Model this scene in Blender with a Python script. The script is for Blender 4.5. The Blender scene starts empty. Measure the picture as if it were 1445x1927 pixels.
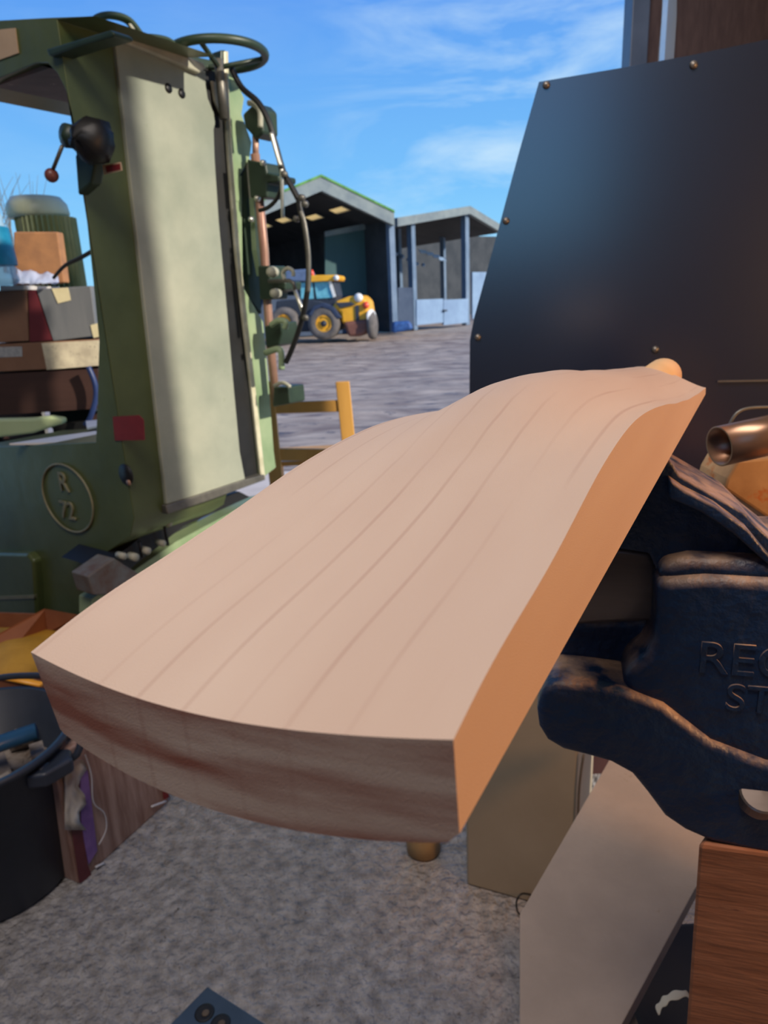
import bpy, bmesh, math, random
from mathutils import Vector as V, Matrix
random.seed(4)
sc = bpy.context.scene
COL = sc.collection
# ---------------------------------------------------------------- camera
CAMZ = 1.25
FP = 1310.0
PITCH, ROLL = math.radians(16.9), math.radians(2.6)
CAM = V((0, 0, CAMZ))
fw = V((0, math.cos(PITCH), -math.sin(PITCH)))
r0 = V((1, 0, 0)); u0 = r0.cross(fw)
rt = math.cos(ROLL)*r0 - math.sin(ROLL)*u0
up = math.cos(ROLL)*u0 + math.sin(ROLL)*r0
cd = bpy.data.cameras.new('camera'); cam = bpy.data.objects.new('camera', cd); COL.objects.link(cam)
Rm = Matrix((rt, up, -fw)).transposed()
cam.matrix_world = Matrix.Translation(CAM) @ Rm.to_4x4()
cd.sensor_fit = 'VERTICAL'; cd.sensor_height = 36; cd.lens = FP/1927*36
cd.clip_start = 0.01; cd.clip_end = 500
cd.dof.use_dof = True; cd.dof.focus_distance = 0.27; cd.dof.aperture_fstop = 23
sc.camera = cam
# ---------------------------------------------------------------- light
sc.view_settings.view_transform = 'Standard'; sc.view_settings.look = 'None'
sc.view_settings.gamma = 1; sc.view_settings.exposure = 0.0
sc.view_settings.use_curve_mapping = False
def lin(c):
    return tuple(((x/255)/12.92 if x/255 <= .04045 else ((x/255+.055)/1.055)**2.4) for x in c) + (1,)
wd = bpy.data.worlds.new('sky'); sc.world = wd; wd.use_nodes = True
nt = wd.node_tree; nt.nodes.clear()
def nd(nt, t, **k):
    n = nt.nodes.new(t)
    for a, b in k.items(): setattr(n, a, b)
    return n
tc = nd(nt, 'ShaderNodeTexCoord'); sx = nd(nt, 'ShaderNodeSeparateXYZ')
nt.links.new(tc.outputs['Generated'], sx.inputs[0])
rp = nd(nt, 'ShaderNodeValToRGB'); nt.links.new(sx.outputs['Z'], rp.inputs[0])
el = rp.color_ramp.elements
el[0].position = 0.0; el[0].color = lin((160, 220, 255))
el[1].position = 1.0; el[1].color = lin((45, 90, 175))
for p_, c_ in ((.06, (146, 215, 255)), (.15, (122, 194, 252)), (.34, (94, 158, 242))):
    e = el.new(p_); e.color = lin(c_)
mp = nd(nt, 'ShaderNodeMapping'); mp.inputs['Scale'].default_value = (1.5, 1.5, 6.5); mp.inputs['Rotation'].default_value = (0.0, .32, 0)
nt.links.new(tc.outputs['Generated'], mp.inputs[0])
nz = nd(nt, 'ShaderNodeTexNoise'); nz.inputs['Scale'].default_value = 2.2; nz.inputs['Detail'].default_value = 7; nz.inputs['Roughness'].default_value = .58; nz.inputs['Distortion'].default_value = .5
nt.links.new(mp.outputs[0], nz.inputs[0])
cr = nd(nt, 'ShaderNodeValToRGB'); cr.color_ramp.elements[0].position = .44; cr.color_ramp.elements[1].position = .78
nt.links.new(nz.outputs[0], cr.inputs[0])
# the wisps gather around one bearing of the sky
dp = nd(nt, 'ShaderNodeVectorMath', operation='DOT_PRODUCT')
cdir = (fw + rt*(985-722.5)/FP - up*(165-963.5)/FP).normalized()
dp.inputs[1].default_value = cdir; nt.links.new(tc.outputs['Generated'], dp.inputs[0])
mr = nd(nt, 'ShaderNodeMapRange'); mr.inputs[1].default_value = .965; mr.inputs[2].default_value = .998; mr.inputs[3].default_value = .12; mr.inputs[4].default_value = 1.0
nt.links.new(dp.outputs['Value'], mr.inputs[0])
mu = nd(nt, 'ShaderNodeMath', operation='MULTIPLY'); nt.links.new(cr.outputs[0], mu.inputs[0]); nt.links.new(mr.outputs[0], mu.inputs[1])
mx = nd(nt, 'ShaderNodeMixRGB'); mx.inputs[2].default_value = lin((214, 240, 255)); nt.links.new(mu.outputs[0], mx.inputs[0]); nt.links.new(rp.outputs[0], mx.inputs[1])
bg = nd(nt, 'ShaderNodeBackground'); bg.inputs[1].default_value = 1.0; nt.links.new(mx.outputs[0], bg.inputs[0])
wo = nd(nt, 'ShaderNodeOutputWorld'); nt.links.new(bg.outputs[0], wo.inputs[0])
def light(name, typ, loc, target, energy, color, **k):
    l = bpy.data.lights.new(name, typ); l.energy = energy; l.color = color
    for a, b in k.items(): setattr(l, a, b)
    o = bpy.data.objects.new(name, l); COL.objects.link(o); o.location = loc
    o.rotation_euler = (V(target)-V(loc)).to_track_quat('-Z', 'Y').to_euler(); return o
SAZ, SEL = math.radians(120), math.radians(24)
sd = V((math.sin(SAZ)*math.cos(SEL), math.cos(SAZ)*math.cos(SEL), math.sin(SEL)))
light('sun', 'SUN', (0, 0, 5), V((0, 0, 5))-sd, 5.2, (1, .91, .78), angle=math.radians(1.6))
light('overhead_fill', 'AREA', (-.45, .0, 3.2), (-.1, .4, 1.0), 50, (1, .90, .84), shape='RECTANGLE', size=1.6, size_y=.9)  # added warm fill overhead against the blue sky; no fixture there
light('work_lamp_light', 'AREA', (1.2, .02, 1.28), (.15, .35, 1.17), 12, (1, .50, .20), shape='DISK', size=.25)
# ---------------------------------------------------------------- pixel rays: where a sight line meets a real plane
def ray(px, py): return fw + rt*((px-722.5)/FP) - up*((py-963.5)/FP)
def PL(px, py, P, n):
    d = ray(px, py); return CAM + d*((P-CAM).dot(n)/d.dot(n))
def Z(px, py, z=0.0): return PL(px, py, V((0, 0, z)), V((0, 0, 1)))
def D(px, py, y): return PL(px, py, V((0, y, 0)), V((0, 1, 0)))
class Plane:
    def __init__(s, P, az):      # vertical plane; az = heading of its rightward direction
        s.P = V(P); s.r = V((math.sin(math.radians(az)), math.cos(math.radians(az)), 0))
        s.n = V((s.r.y, -s.r.x, 0))      # towards the viewer's side
    def __call__(s, px, py, off=0): return PL(px, py, s.P+s.n*off, s.n)
# ---------------------------------------------------------------- materials
def mat(name, c1, c2=None, scale=8, rough=.6, metal=0, bump=0, bscale=None, stretch=(1, 1, 1), spec=.5, c3=None, c3pos=.62, dust=None, dustamt=.5, detail=6, lo=.35, hi=.65, bdist=.01):
    m = bpy.data.materials.new(name); m.use_nodes = True; n = m.node_tree; b = n.nodes['Principled BSDF']
    b.inputs['Roughness'].default_value = rough; b.inputs['Metallic'].default_value = metal; b.inputs['Specular IOR Level'].default_value = spec
    c1 = lin(c1); c2 = lin(c2) if c2 else c1
    t = nd(n, 'ShaderNodeTexCoord'); mp = nd(n, 'ShaderNodeMapping'); mp.inputs['Scale'].default_value = stretch
    n.links.new(t.outputs['Object'], mp.inputs[0])
    z = nd(n, 'ShaderNodeTexNoise'); z.inputs['Scale'].default_value = scale; z.inputs['Detail'].default_value = detail; z.inputs['Roughness'].default_value = .62
    n.links.new(mp.outputs[0], z.inputs[0])
    r = nd(n, 'ShaderNodeValToRGB'); r.color_ramp.elements[0].position = lo; r.color_ramp.elements[1].position = hi
    r.color_ramp.elements[0].color = c1; r.color_ramp.elements[1].color = c2
    n.links.new(z.outputs[0], r.inputs[0]); out = r.outputs[0]
    if c3:
        z2 = nd(n, 'ShaderNodeTexNoise'); z2.inputs['Scale'].default_value = scale*2.3; z2.inputs['Detail'].default_value = 9; z2.inputs['Roughness'].default_value = .7
        n.links.new(mp.outputs[0], z2.inputs[0])
        r2 = nd(n, 'ShaderNodeValToRGB'); r2.color_ramp.elements[0].position = c3pos; r2.color_ramp.elements[1].position = c3pos+.05
        n.links.new(z2.outputs[0], r2.inputs[0])
        x = nd(n, 'ShaderNodeMixRGB'); x.inputs[2].default_value = lin(c3); n.links.new(r2.outputs[0], x.inputs[0]); n.links.new(out, x.inputs[1]); out = x.outputs[0]
    if dust:   # sawdust settles on what faces up
        g = nd(n, 'ShaderNodeNewGeometry'); s = nd(n, 'ShaderNodeSeparateXYZ'); n.links.new(g.outputs['Normal'], s.inputs[0])
        q = nd(n, 'ShaderNodeMapRange'); q.inputs[1].default_value = .1; q.inputs[2].default_value = .85; q.inputs[3].default_value = 0; q.inputs[4].default_value = dustamt
        n.links.new(s.outputs['Z'], q.inputs[0])
        z3 = nd(n, 'ShaderNodeTexNoise'); z3.inputs['Scale'].default_value = 45; z3.inputs['Detail'].default_value = 8; n.links.new(t.outputs['Object'], z3.inputs[0])
        r3 = nd(n, 'ShaderNodeMapRange'); r3.inputs[1].default_value = .35; r3.inputs[2].default_value = .6; n.links.new(z3.outputs[0], r3.inputs[0])
        ml = nd(n, 'ShaderNodeMath', operation='MULTIPLY'); n.links.new(q.outputs[0], ml.inputs[0]); n.links.new(r3.outputs[0], ml.inputs[1])
        x = nd(n, 'ShaderNodeMixRGB'); x.inputs[2].default_value = lin(dust); n.links.new(ml.outputs[0], x.inputs[0]); n.links.new(out, x.inputs[1]); out = x.outputs[0]
    n.links.new(out, b.inputs['Base Color'])
    if bump:
        zb = nd(n, 'ShaderNodeTexNoise'); zb.inputs['Scale'].default_value = bscale or scale*4; zb.inputs['Detail'].default_value = 8
        n.links.new(mp.outputs[0], zb.inputs[0])
        bm_ = nd(n, 'ShaderNodeBump'); bm_.inputs['Strength'].default_value = bump; bm_.inputs['Distance'].default_value = bdist
        n.links.new(zb.outputs[0], bm_.inputs['Height']); n.links.new(bm_.outputs[0], b.inputs['Normal'])
    return m
def glassy(name, c, alpha=.5, rough=.1, trans=0.0):
    m = mat(name, c, rough=rough); b = m.node_tree.nodes['Principled BSDF']; b.inputs['Alpha'].default_value = alpha; b.inputs['Transmission Weight'].default_value = trans; return m
def translucent(name, c):
    m = bpy.data.materials.new(name); m.use_nodes = True; n = m.node_tree; n.nodes.clear()
    o = nd(n, 'ShaderNodeOutputMaterial'); a = nd(n, 'ShaderNodeBsdfTranslucent'); a.inputs[0].default_value = lin(c)
    d = nd(n, 'ShaderNodeBsdfDiffuse'); d.inputs[0].default_value = lin(c); x = nd(n, 'ShaderNodeMixShader'); x.inputs[0].default_value = .25
    n.links.new(a.outputs[0], x.inputs[1]); n.links.new(d.outputs[0], x.inputs[2]); n.links.new(x.outputs[0], o.inputs[0]); return m
# ---------------------------------------------------------------- mesh helpers
def mk(name, bm, m, parent=None, smooth=False, bevel=0, seg=2, subsurf=0, recalc=True, solid=0):
    if recalc: bmesh.ops.recalc_face_normals(bm, faces=bm.faces)
    me = bpy.data.meshes.new(name); bm.to_mesh(me); bm.free()
    o = bpy.data.objects.new(name, me); COL.objects.link(o)
    if isinstance(m, (list, tuple)):
        for q in m: me.materials.append(q)
    else: me.materials.append(m)
    if smooth:
        for p in me.polygons: p.use_smooth = True
    if solid:
        s = o.modifiers.new('s', 'SOLIDIFY'); s.thickness = solid; s.offset = 0
    if bevel:
        b = o.modifiers.new('b', 'BEVEL'); b.width = bevel; b.segments = seg; b.limit_method = 'ANGLE'; b.angle_limit = math.radians(35); b.harden_normals = (seg == 3)
        if seg > 2:
            for p in me.polygons: p.use_smooth = True
    if subsurf:
        s = o.modifiers.new('ss', 'SUBSURF'); s.levels = s.render_levels = subsurf
    if parent:
        o.parent = parent; o.matrix_parent_inverse = parent.matrix_world.inverted()
    return o
def add_prism(bm, pts, vec):
    a = [bm.verts.new(p) for p in pts]; b = [bm.verts.new(V(p)+vec) for p in pts]
    bm.faces.new(a); bm.faces.new(b[::-1]); n = len(pts)
    for i in range(n): bm.faces.new((a[i], b[i], b[(i+1) % n], a[(i+1) % n]))
def prism(name, pts, vec, m, parent=None, **k):
    bm = bmesh.new(); add_prism(bm, pts, V(vec)); return mk(name, bm, m, parent, **k)
def cat(pts, n=6, closed=False):
    P = [V(p) for p in pts]; out = []; N = len(P)
    for i in range(N if closed else N-1):
        if closed: a, b, c, d = P[(i-1) % N], P[i], P[(i+1) % N], P[(i+2) % N]
        else: a, b, c, d = P[max(i-1, 0)], P[i], P[i+1], P[min(i+2, N-1)]
        for j in range(n):
            t = j/n; out.append(.5*((2*b)+(c-a)*t+(2*a-5*b+4*c-d)*t*t+(3*b-a-3*c+d)*t**3))
    if not closed: out.append(P[-1])
    return out
def add_tube(bm, pts, r, n=12, closed=False, flat=1.0):
    pts = [V(p) for p in pts]; N = len(pts); rings = []; prev = None
    for i, p in enumerate(pts):
        if closed: t = (pts[(i+1) % N]-pts[i-1]).normalized()
        else: t = (pts[min(i+1, N-1)]-pts[max(i-1, 0)]).normalized()
        if prev is None:
            a = t.cross(V((0, 0, 1)));
            if a.length < .1: a = t.cross(V((1, 0, 0)))
        else: a = prev - t*prev.dot(t)
        a.normalize(); prev = a; b = t.cross(a)
        rr = r[i] if isinstance(r, (list, tuple)) else r
        rings.append([bm.verts.new(p+(a*math.cos(2*math.pi*k/n)+b*flat*math.sin(2*math.pi*k/n))*rr) for k in range(n)])
    for i in range(N if closed else N-1):
        A, B = rings[i], rings[(i+1) % N]
        for k in range(n): bm.faces.new((A[k], A[(k+1) % n], B[(k+1) % n], B[k]))
    if not closed: bm.faces.new(rings[0][::-1]); bm.faces.new(rings[-1])
def tube(name, pts, r, m, parent=None, n=12, closed=False, smooth=True, flat=1.0, **k):
    bm = bmesh.new(); add_tube(bm, pts, r, n, closed, flat); return mk(name, bm, m, parent, smooth=smooth, **k)
def add_box(bm, c, X, Y, Zv, sx, sy, sz):
    c = V(c); v = [bm.verts.new(c+X*(a*sx/2)+Y*(b*sy/2)+Zv*(d*sz/2)) for a in (-1, 1) for b in (-1, 1) for d in (-1, 1)]
    for f in ((0, 1, 3, 2), (4, 6, 7, 5), (0, 4, 5, 1), (2, 3, 7, 6), (0, 2, 6, 4), (1, 5, 7, 3)): bm.faces.new([v[i] for i in f])
EX, EY, EZ = V((1, 0, 0)), V((0, 1, 0)), V((0, 0, 1))
def box(name, c, s, m, parent=None, X=EX, Y=EY, Zv=EZ, **k):
    bm = bmesh.new(); add_box(bm, c, X, Y, Zv, *s); return mk(name, bm, m, parent, **k)
def lathe(name, c, axis, prof, m, parent=None, n=32, cap=True, smooth=True, **k):
    """prof: (radius, distance along axis)"""
    bm = bmesh.new(); axis = V(axis).normalized(); a = axis.cross(EZ)
    if a.length < .1: a = axis.cross(EX)
    a.normalize(); b = axis.cross(a); R = []
    for r, h in prof: R.append([bm.verts.new(V(c)+axis*h+(a*math.cos(2*math.pi*i/n)+b*math.sin(2*math.pi*i/n))*max(r, 1e-5)) for i in range(n)])
    for A, B in zip(R, R[1:]):
        for i in range(n): bm.faces.new((A[i], A[(i+1) % n], B[(i+1) % n], B[i]))
    if cap: bm.faces.new(R[0][::-1]); bm.faces.new(R[-1])
    return mk(name, bm, m, parent, smooth=smooth, **k)
def thing(name, label, category, loc, group=None):
    o = bpy.data.objects.new(name, None); COL.objects.link(o); o.location = loc; o.empty_display_size = .05
    bpy.context.view_layer.update() if False else None
    o.matrix_world = Matrix.Translation(V(loc)); tag(o, label, category, group); return o
def tag(o, label, category, group=None):
    o['label'] = label; o['category'] = category
    if group: o['group'] = group
    return o
def struct(o): o['kind'] = 'structure'; return o
def text(name, s, size, depth, center, X, Y, m, parent, spacing=1.0):
    c = bpy.data.curves.new(name, 'FONT'); c.body = s; c.size = size; c.extrude = depth; c.align_x = 'CENTER'; c.align_y = 'CENTER'; c.space_line = spacing
    c.bevel_depth = depth*.3
    t = bpy.data.objects.new(name+'_tmp', c); COL.objects.link(t)
    bpy.context.view_layer.update()
    me = bpy.data.meshes.new_from_object(t.evaluated_get(bpy.context.evaluated_depsgraph_get()))
    COL.objects.unlink(t); bpy.data.objects.remove(t)
    M = Matrix((X, Y, X.cross(Y))).transposed().to_4x4(); M.translation = center; me.transform(M)
    me.materials.clear(); me.materials.append(m)
    o = bpy.data.objects.new(name, me); COL.objects.link(o); o.parent = parent; o.matrix_parent_inverse = parent.matrix_world.inverted(); return o

# ================================================================ SETTING
m_floor = mat('rough_concrete', (132, 127, 124), (182, 177, 174), scale=30, rough=.6, bump=1.0, bscale=62, bdist=.03, c3=(104, 98, 96), c3pos=.60)
m_apron = mat('pale_concrete', (205, 193, 180), (226, 216, 204), scale=3, rough=.8, bump=.3, c3=(180, 165, 150))
m_yard = mat('muddy_yard', (132, 112, 96), (200, 182, 160), scale=1.9, rough=.5, bump=1.0, bscale=6, stretch=(.55, 1.7, 1), c3=(100, 90, 86), c3pos=.57)
m_brown = mat('brown_board', (80, 62, 60), (98, 78, 74), scale=20, rough=.6, c3=(150, 130, 125), c3pos=.72, stretch=(3, 1, .6))
m_greypost = mat('grey_post_paint', (86, 100, 122), (104, 118, 140), rough=.4)
m_wallin = mat('blockwork_wall', (84, 76, 68), (100, 92, 84), rough=.9)
bm = bmesh.new(); add_box(bm, (0, .3, -.05), EX, EY, EZ, 9, 5.0, .1); struct(mk('floor', bm, m_floor))
def ground(name, x0, x1, y0, y1, z, m, nx, ny, amp):
    bm = bmesh.new(); g = [[bm.verts.new((x0+(x1-x0)*i/nx, y0+(y1-y0)*j/ny, z+random.uniform(-amp, amp))) for j in range(ny+1)] for i in range(nx+1)]
    for i in range(nx):
        for j in range(ny): bm.faces.new((g[i][j], g[i+1][j], g[i+1][j+1], g[i][j+1]))
    return struct(mk(name, bm, m, smooth=True))
ground('concrete_apron_ground', -4, 6, 2.8, 5.4, -.015, m_apron, 4, 4, .0)
ground('muddy_yard_ground', -60, 60, 5.4, 27, -.035, m_yard, 240, 90, .035)
ground('far_ground', -90, 90, 27, 120, -.04, m_yard, 20, 20, 0)
WY = 2.42
pL = Plane((0, WY, 0), 90)
def wallx(px): return pL(px, 60).x
x0, x1, x2, x3 = wallx(1188), wallx(1221), wallx(1249), wallx(1271)
struct(box('trim_1', ((x0+x1)/2, WY+.04, 1.7), (x1-x0, .08, 3.4), m_greypost, bevel=.003))
struct(box('trim_2', ((x1+x2)/2, WY+.05, 1.7), (x2-x1, .06, 3.4), m_brown, bevel=.003))
struct(box('wall_front', ((x3+1.6)/2, WY+.05, 1.7), (1.6-x3, .05, 3.4), m_brown))
struct(box('wall_right', (1.40, -.70, 1.7), (.1, 3.10, 3.4), m_wallin))
struct(box('wall_right', (1.40, 2.07, 1.7), (.1, .70, 3.4), m_wallin))
struct(box('wall_left', (-3.6, .15, 1.7), (.1, 4.7, 3.4), m_wallin))
bm = bmesh.new()
for xa, xb, za, zb_ in ((-3.65, -2.4, 0, 3.4), (-.55, 1.45, 0, 3.4), (-2.4, -.55, 0, 1.55), (-2.4, -.55, 3.2, 3.4)):  # added opening in the unseen wall, so sky reflects in the guard panel
    add_box(bm, ((xa+xb)/2, -2.25, (za+zb_)/2), EX, EY, EZ, xb-xa, .1, zb_-za)
bmesh.ops.remove_doubles(bm, verts=bm.verts, dist=.001)
struct(mk('wall_back', bm, m_wallin))
struct(box('ceiling', (-1.4, 0, 3.45), (5.7, 5.0, .1), m_wallin))
# frayed plastic strip in the gap
bm = bmesh.new(); a = []; b = []
for i in range(40):
    z = 3.3*i/39; a.append(bm.verts.new((x2-.004+random.uniform(-.002, .002), WY+.02, z))); b.append(bm.verts.new((x3-.004+random.uniform(-.004, .016), WY+.018+random.uniform(-.006, .004), z)))
for i in range(39): bm.faces.new((a[i], b[i], b[i+1], a[i+1]))
tag(mk('plastic_strip', bm, glassy('frayed_plastic', (205, 222, 240), .35, .3), solid=.001), 'frayed whitish plastic strip hanging between two brown boards at top right', 'strip')

# ================================================================ BARNS
m_steel = mat('barn_steel', (86, 108, 132), (110, 130, 152), scale=1, rough=.7)
m_roof = mat('barn_roofing', (44, 50, 56), (62, 66, 70), scale=1, rough=.9)
m_fascia = mat('barn_fascia', (104, 116, 122), (126, 136, 136), scale=2, rough=.8)
m_green = mat('barn_moss_edge', (70, 120, 60), (100, 150, 80), scale=3, rough=.9)
m_navy = mat('barn_block', (52, 66, 88), (66, 80, 100), scale=1.5, rough=.9)
m_curt = mat('barn_curtain', (56, 82, 84), (70, 98, 98), scale=.4, rough=.9, stretch=(1, 1, .3))
m_sky = translucent('rooflight_sheet', (255, 236, 190))
m_skyb = translucent('rooflight_blue', (215, 228, 250))
def roof(bm, bms, A, B, vec, nu, nv, th, holes):
    du, dv = (B-A)/nu, vec/nv; up_ = V((0, 0, th))
    for i in range(nu):
        for j in range(nv):
            q = A+du*i+dv*j; t = bms if (i, j) in holes else bm
            add_prism(t, [q, q+du, q+du+dv, q+dv], up_)
# barn one
B1 = Plane(V((.35, 28.7, 0)), 60); back = -B1.n*14
t = thing('open_barn', 'larger open-fronted barn with cream rooflights, behind the yellow loader', 'barn', B1(738, 625).xy.to_3d())
ap = B1(600, 346); er = B1(737, 412)
elw = er - V((0, 0, 0)); L = (er-ap); ell = ap + V((-L.x, -L.y, L.z))*1.9
bmr, bms = bmesh.new(), bmesh.new()
cells = set()
rn = (er-ap).cross(back).normalized()
for px, py in ((592, 405), (645, 396), (541, 416), (505, 424)):
    h = PL(px, py, ap, rn); i = int((h-ap).dot((er-ap).normalized())/(er-ap).length*8); j = int((h-ap).dot(back.normalized())/back.length*12)
    cells.add((max(0, min(7, i)), max(0, min(11, j))))
for ci, cj in sorted(cells):
    bq = bmesh.new()
    q = ap+(er-ap)/8*ci+back/12*cj; add_prism(bq, [q, q+(er-ap)/8, q+(er-ap)/8+back/12, q+back/12], V((0, 0, .05))); mk('rooflight', bq, m_sky, t)
roof(bmr, bms, ap, er, back, 8, 12, .12, cells)
roof(bmr, bms, ell, ap, back, 8, 8, .12, set())
mk('roof', bmr, m_roof, t); bms.free()
bm = bmesh.new()
for P, Q in ((ap, er), (ell, ap)): add_prism(bm, [P+V((0, 0, .2)), Q+V((0, 0, .2)), Q-V((0, 0, .26)), P-V((0, 0, .26))], B1.n*.2)
mk('bargeboard', bm, m_fascia, t)
bm = bmesh.new()
for P, Q in ((ap, er), (ell, ap)): add_prism(bm, [P+V((0, 0, .28)), Q+V((0, 0, .28)), Q+V((0, 0, .2)), P+V((0, 0, .2))], B1.n*.24)
mk('roof_edge', bm, m_green, t)
for px, w in ((740, 10), ):
    b0 = B1(px, 500); prism('pillar', [V((B1(px-w/2, 500).x, B1(px-w/2, 500).y, 0)), V((B1(px+w/2, 500).x, B1(px+w/2, 500).y, 0)), V((B1(px+w/2, 500).x, B1(px+w/2, 500).y, er.z)), V((B1(px-w/2, 500).x, B1(px-w/2, 500).y, er.z))], -B1.n*.25, m_steel, t)
B1b = Plane(B1.P-B1.n*2.2, 60)
prism('curtain', [B1b(612, 446), B1b(728, 424), B1b(731, 556), B1b(612, 556)], -B1.n*.1, m_curt, t)
prism('block_wall', [V((B1(500, 560).x, B1(500, 560).y, 0))-B1.n*2.1, V((B1(732, 560).x, B1(732, 560).y, 0))-B1.n*2.1, B1b(732, 556), B1b(500, 556)], -B1.n*.3, m_navy, t)
prism('lintel', [B1b(610, 436), B1b(730, 412), B1b(730, 424), B1b(610, 446)], B1.n*.1, m_fascia, t)
bk = B1.P-B1.n*13.5
o1 = ell-B1.n*13.5; o2 = er-B1.n*13.5
prism('rear_wall', [V((o1.x, o1.y, 0)), V((o2.x, o2.y, 0)), V((o2.x, o2.y, o2.z)), ap-B1.n*13.5, V((o1.x, o1.y, o1.z))], -B1.n*.2, m_roof, t)
o3 = er-B1.n*.2
prism('side_wall', [V((o3.x, o3.y, 0)), V((o2.x, o2.y, 0)), o2, o3], V((.1, 0, 0)), m_roof, t)
# barn two
B2 = Plane(V((.35, 28.7, 0))+V((0, .1, 0)), 43)
t = thing('open_barn', 'smaller open barn with a pale blue gate, to the right of the larger barn', 'barn', (B2(880, 608).x, B2(880, 608).y, 0))
ap = B2(878, 396); el_ = B2(741, 419); er = B2(938, 432); back = -B1.n*11
er2 = ap+(er-ap)*1.15
bmr, bms = bmesh.new(), bmesh.new()
roof(bmr, bms, el_, ap, back, 3, 6, .1, set()); roof(bmr, bms, ap, er2, back, 4, 7, .1, set())
mk('roof', bmr, m_roof, t); bms.free()
bm = bmesh.new()
for P, Q in ((el_, ap), (ap, er2)): add_prism(bm, [P+V((0, 0, .16)), Q+V((0, 0, .16)), Q-V((0, 0, .16)), P-V((0, 0, .16))], B2.n*.2)
mk('bargeboard', bm, m_fascia, t)
def pillar(px, ty, w=8, pl=B2, name='pillar', m=m_steel):
    a, b = pl(px-w/2, ty), pl(px+w/2, ty)
    prism(name, [V((a.x, a.y, 0)), V((b.x, b.y, 0)), V((b.x, b.y, a.z)), a], -pl.n*.25, m, t)
for px, ty in ((777, 415), (879, 398)): pillar(px, ty, 7)
B2c = Plane(B2.P-B2.n*4, 43)
pillar(752, 430, 5, B2c); pillar(836, 430, 4, B2c)
prism('block_wall', [B2(749, 541), B2(776, 541), B2(779, 618), B2(749, 622)], -B2.n*.3, m_navy, t)
m_gate = mat('galvanised_gate', (112, 136, 166), (130, 156, 184), scale=1, rough=.5)
for a, b in ((784, 834), (835, 881)):
    gk = prism('gate', [B2(a, 564, .05), B2(b, 562, .05), B2(b, 607, .05), B2(a, 612, .05)], -B2.n*.08, m_gate, t)
    if a == 784: gk['label'] = 'left gate leaf'
prism('latch', [B2(833, 583, .1), B2(839, 583, .1), B2(839, 586, .1), B2(833, 586, .1)], B2.n*.08, m_roof, gk)
prism('side_sheet', [B2c(889, 512), B2c(925, 512), B2c(915, 600), B2c(889, 600)], -B2.n*.1, m_gate, t)
B2d = Plane(B2.P-B2.n*12, 43); o1, o2 = B2d(735, 500), B2d(1010, 500); o1.z = o2.z = 0
prism('rear_wall', [o1, o2, o2+V((0, 0, 5.6)), o1+V((0, 0, 5.2))], -B2.n*.2, m_roof, t)
for i, (px, py) in enumerate(((795, 474), (808, 478), (820, 483), (831, 488))):
    prism('rooflight', [B2c(px-7, py-5), B2c(px+7, py-3), B2c(px+9, py+3), B2c(px-3, py+2)], -B2.n*.05, m_gate, t)
for i, (px, py) in enumerate(((743, 478), (755, 483), (766, 489), (782, 497), (794, 499))):
    lathe('lamp', B2c(px, py), B2.n, [(.001, 0), (.09, .03), (.09, .12), (.001, .15)], m_gate, t, n=10)
tag(prism('tarpaulin', [D(738, 606, 27.6), D(772, 604, 27.6), D(778, 620, 27.6), D(738, 628, 27.6)], V((0, .6, 0)), mat('blue_plastic', (30, 70, 130), (50, 95, 160)), bevel=.1), 'blue plastic sheet bundled at the foot of the pillar between the barns', 'tarpaulin')

# ================================================================ TELEHANDLER
m_yel = mat('loader_yellow', (222, 158, 30), (240, 178, 44), scale=2, rough=.45)
m_blk = mat('loader_black', (34, 40, 52), (52, 58, 70), scale=2, rough=.6)
m_rub = mat('loader_tyre', (84, 80, 78), (108, 102, 98), scale=4, rough=.9)
m_glz = mat('cab_glass', (90, 160, 180), (120, 190, 205), rough=.15)
m_rust = mat('rusty_steel', (104, 66, 56), (130, 84, 68), scale=3, rough=.7)
m_wht = mat('white_paint', (225, 225, 222), rough=.4)
m_red = mat('red_lens', (220, 70, 50), (235, 90, 60), rough=.3)
T1 = Plane(V((-1.5, 24.2, 0)), 96)
t = thing('telehandler', 'yellow and black farm telehandler parked before the left barn', 'vehicle', (T1(610, 620).x, T1(610, 620).y, 0))
bk = -T1.n
def tp(name, px, off, th, m, par=t, **k):
    return prism(name, [T1(x, y, off) for x, y in px], bk*th, m, par, **k)
tp('chassis', [(520, 566), (566, 562), (600, 566), (640, 580), (650, 604), (640, 622), (530, 626), (515, 606)], 0, 1.8, m_blk, bevel=.04)
cab = tp('cab', [(560, 528), (628, 527), (634, 556), (630, 578), (560, 578)], -.2, 1.3, m_blk, bevel=.03)
tp('side_window', [(591, 531), (622, 530), (628, 560), (596, 562)], -.17, .03, m_glz, cab)
tp('front_window', [(566, 532), (588, 531), (590, 562), (566, 564)], -.17, .03, m_glz, cab)
tp('cab_post', [(617, 528), (623, 528), (632, 558), (627, 560)], -.12, .04, m_wht, cab)
tp('cab_roof', [(582, 518), (634, 517), (637, 522), (634, 528), (582, 531)], 0, 1.6, m_yel, bevel=.03)
tp('bonnet', [(520, 510), (576, 506), (584, 520), (584, 530), (522, 528)], 0, 1.2, mat('blue_grey_paint', (80, 98, 128), (96, 114, 144)), bevel=.04)
tp('rear_body', [(622, 580), (634, 566), (655, 558), (678, 555), (690, 566), (694, 590), (690, 616), (664, 622), (642, 606), (640, 588)], .25, 2.0, m_yel, bevel=.08)
tp('hose_bundle', [(668, 575), (675, 574), (676, 612), (670, 612)], .29, .05, m_blk)
tp('counterweight', [(645, 606), (692, 600), (694, 622), (682, 633), (655, 634)], .35, 1.8, m_rust, bevel=.1)
tp('arm_pivot', [(630, 570), (660, 568), (668, 574), (640, 580)], .32, .06, m_blk, bevel=.02)
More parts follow.
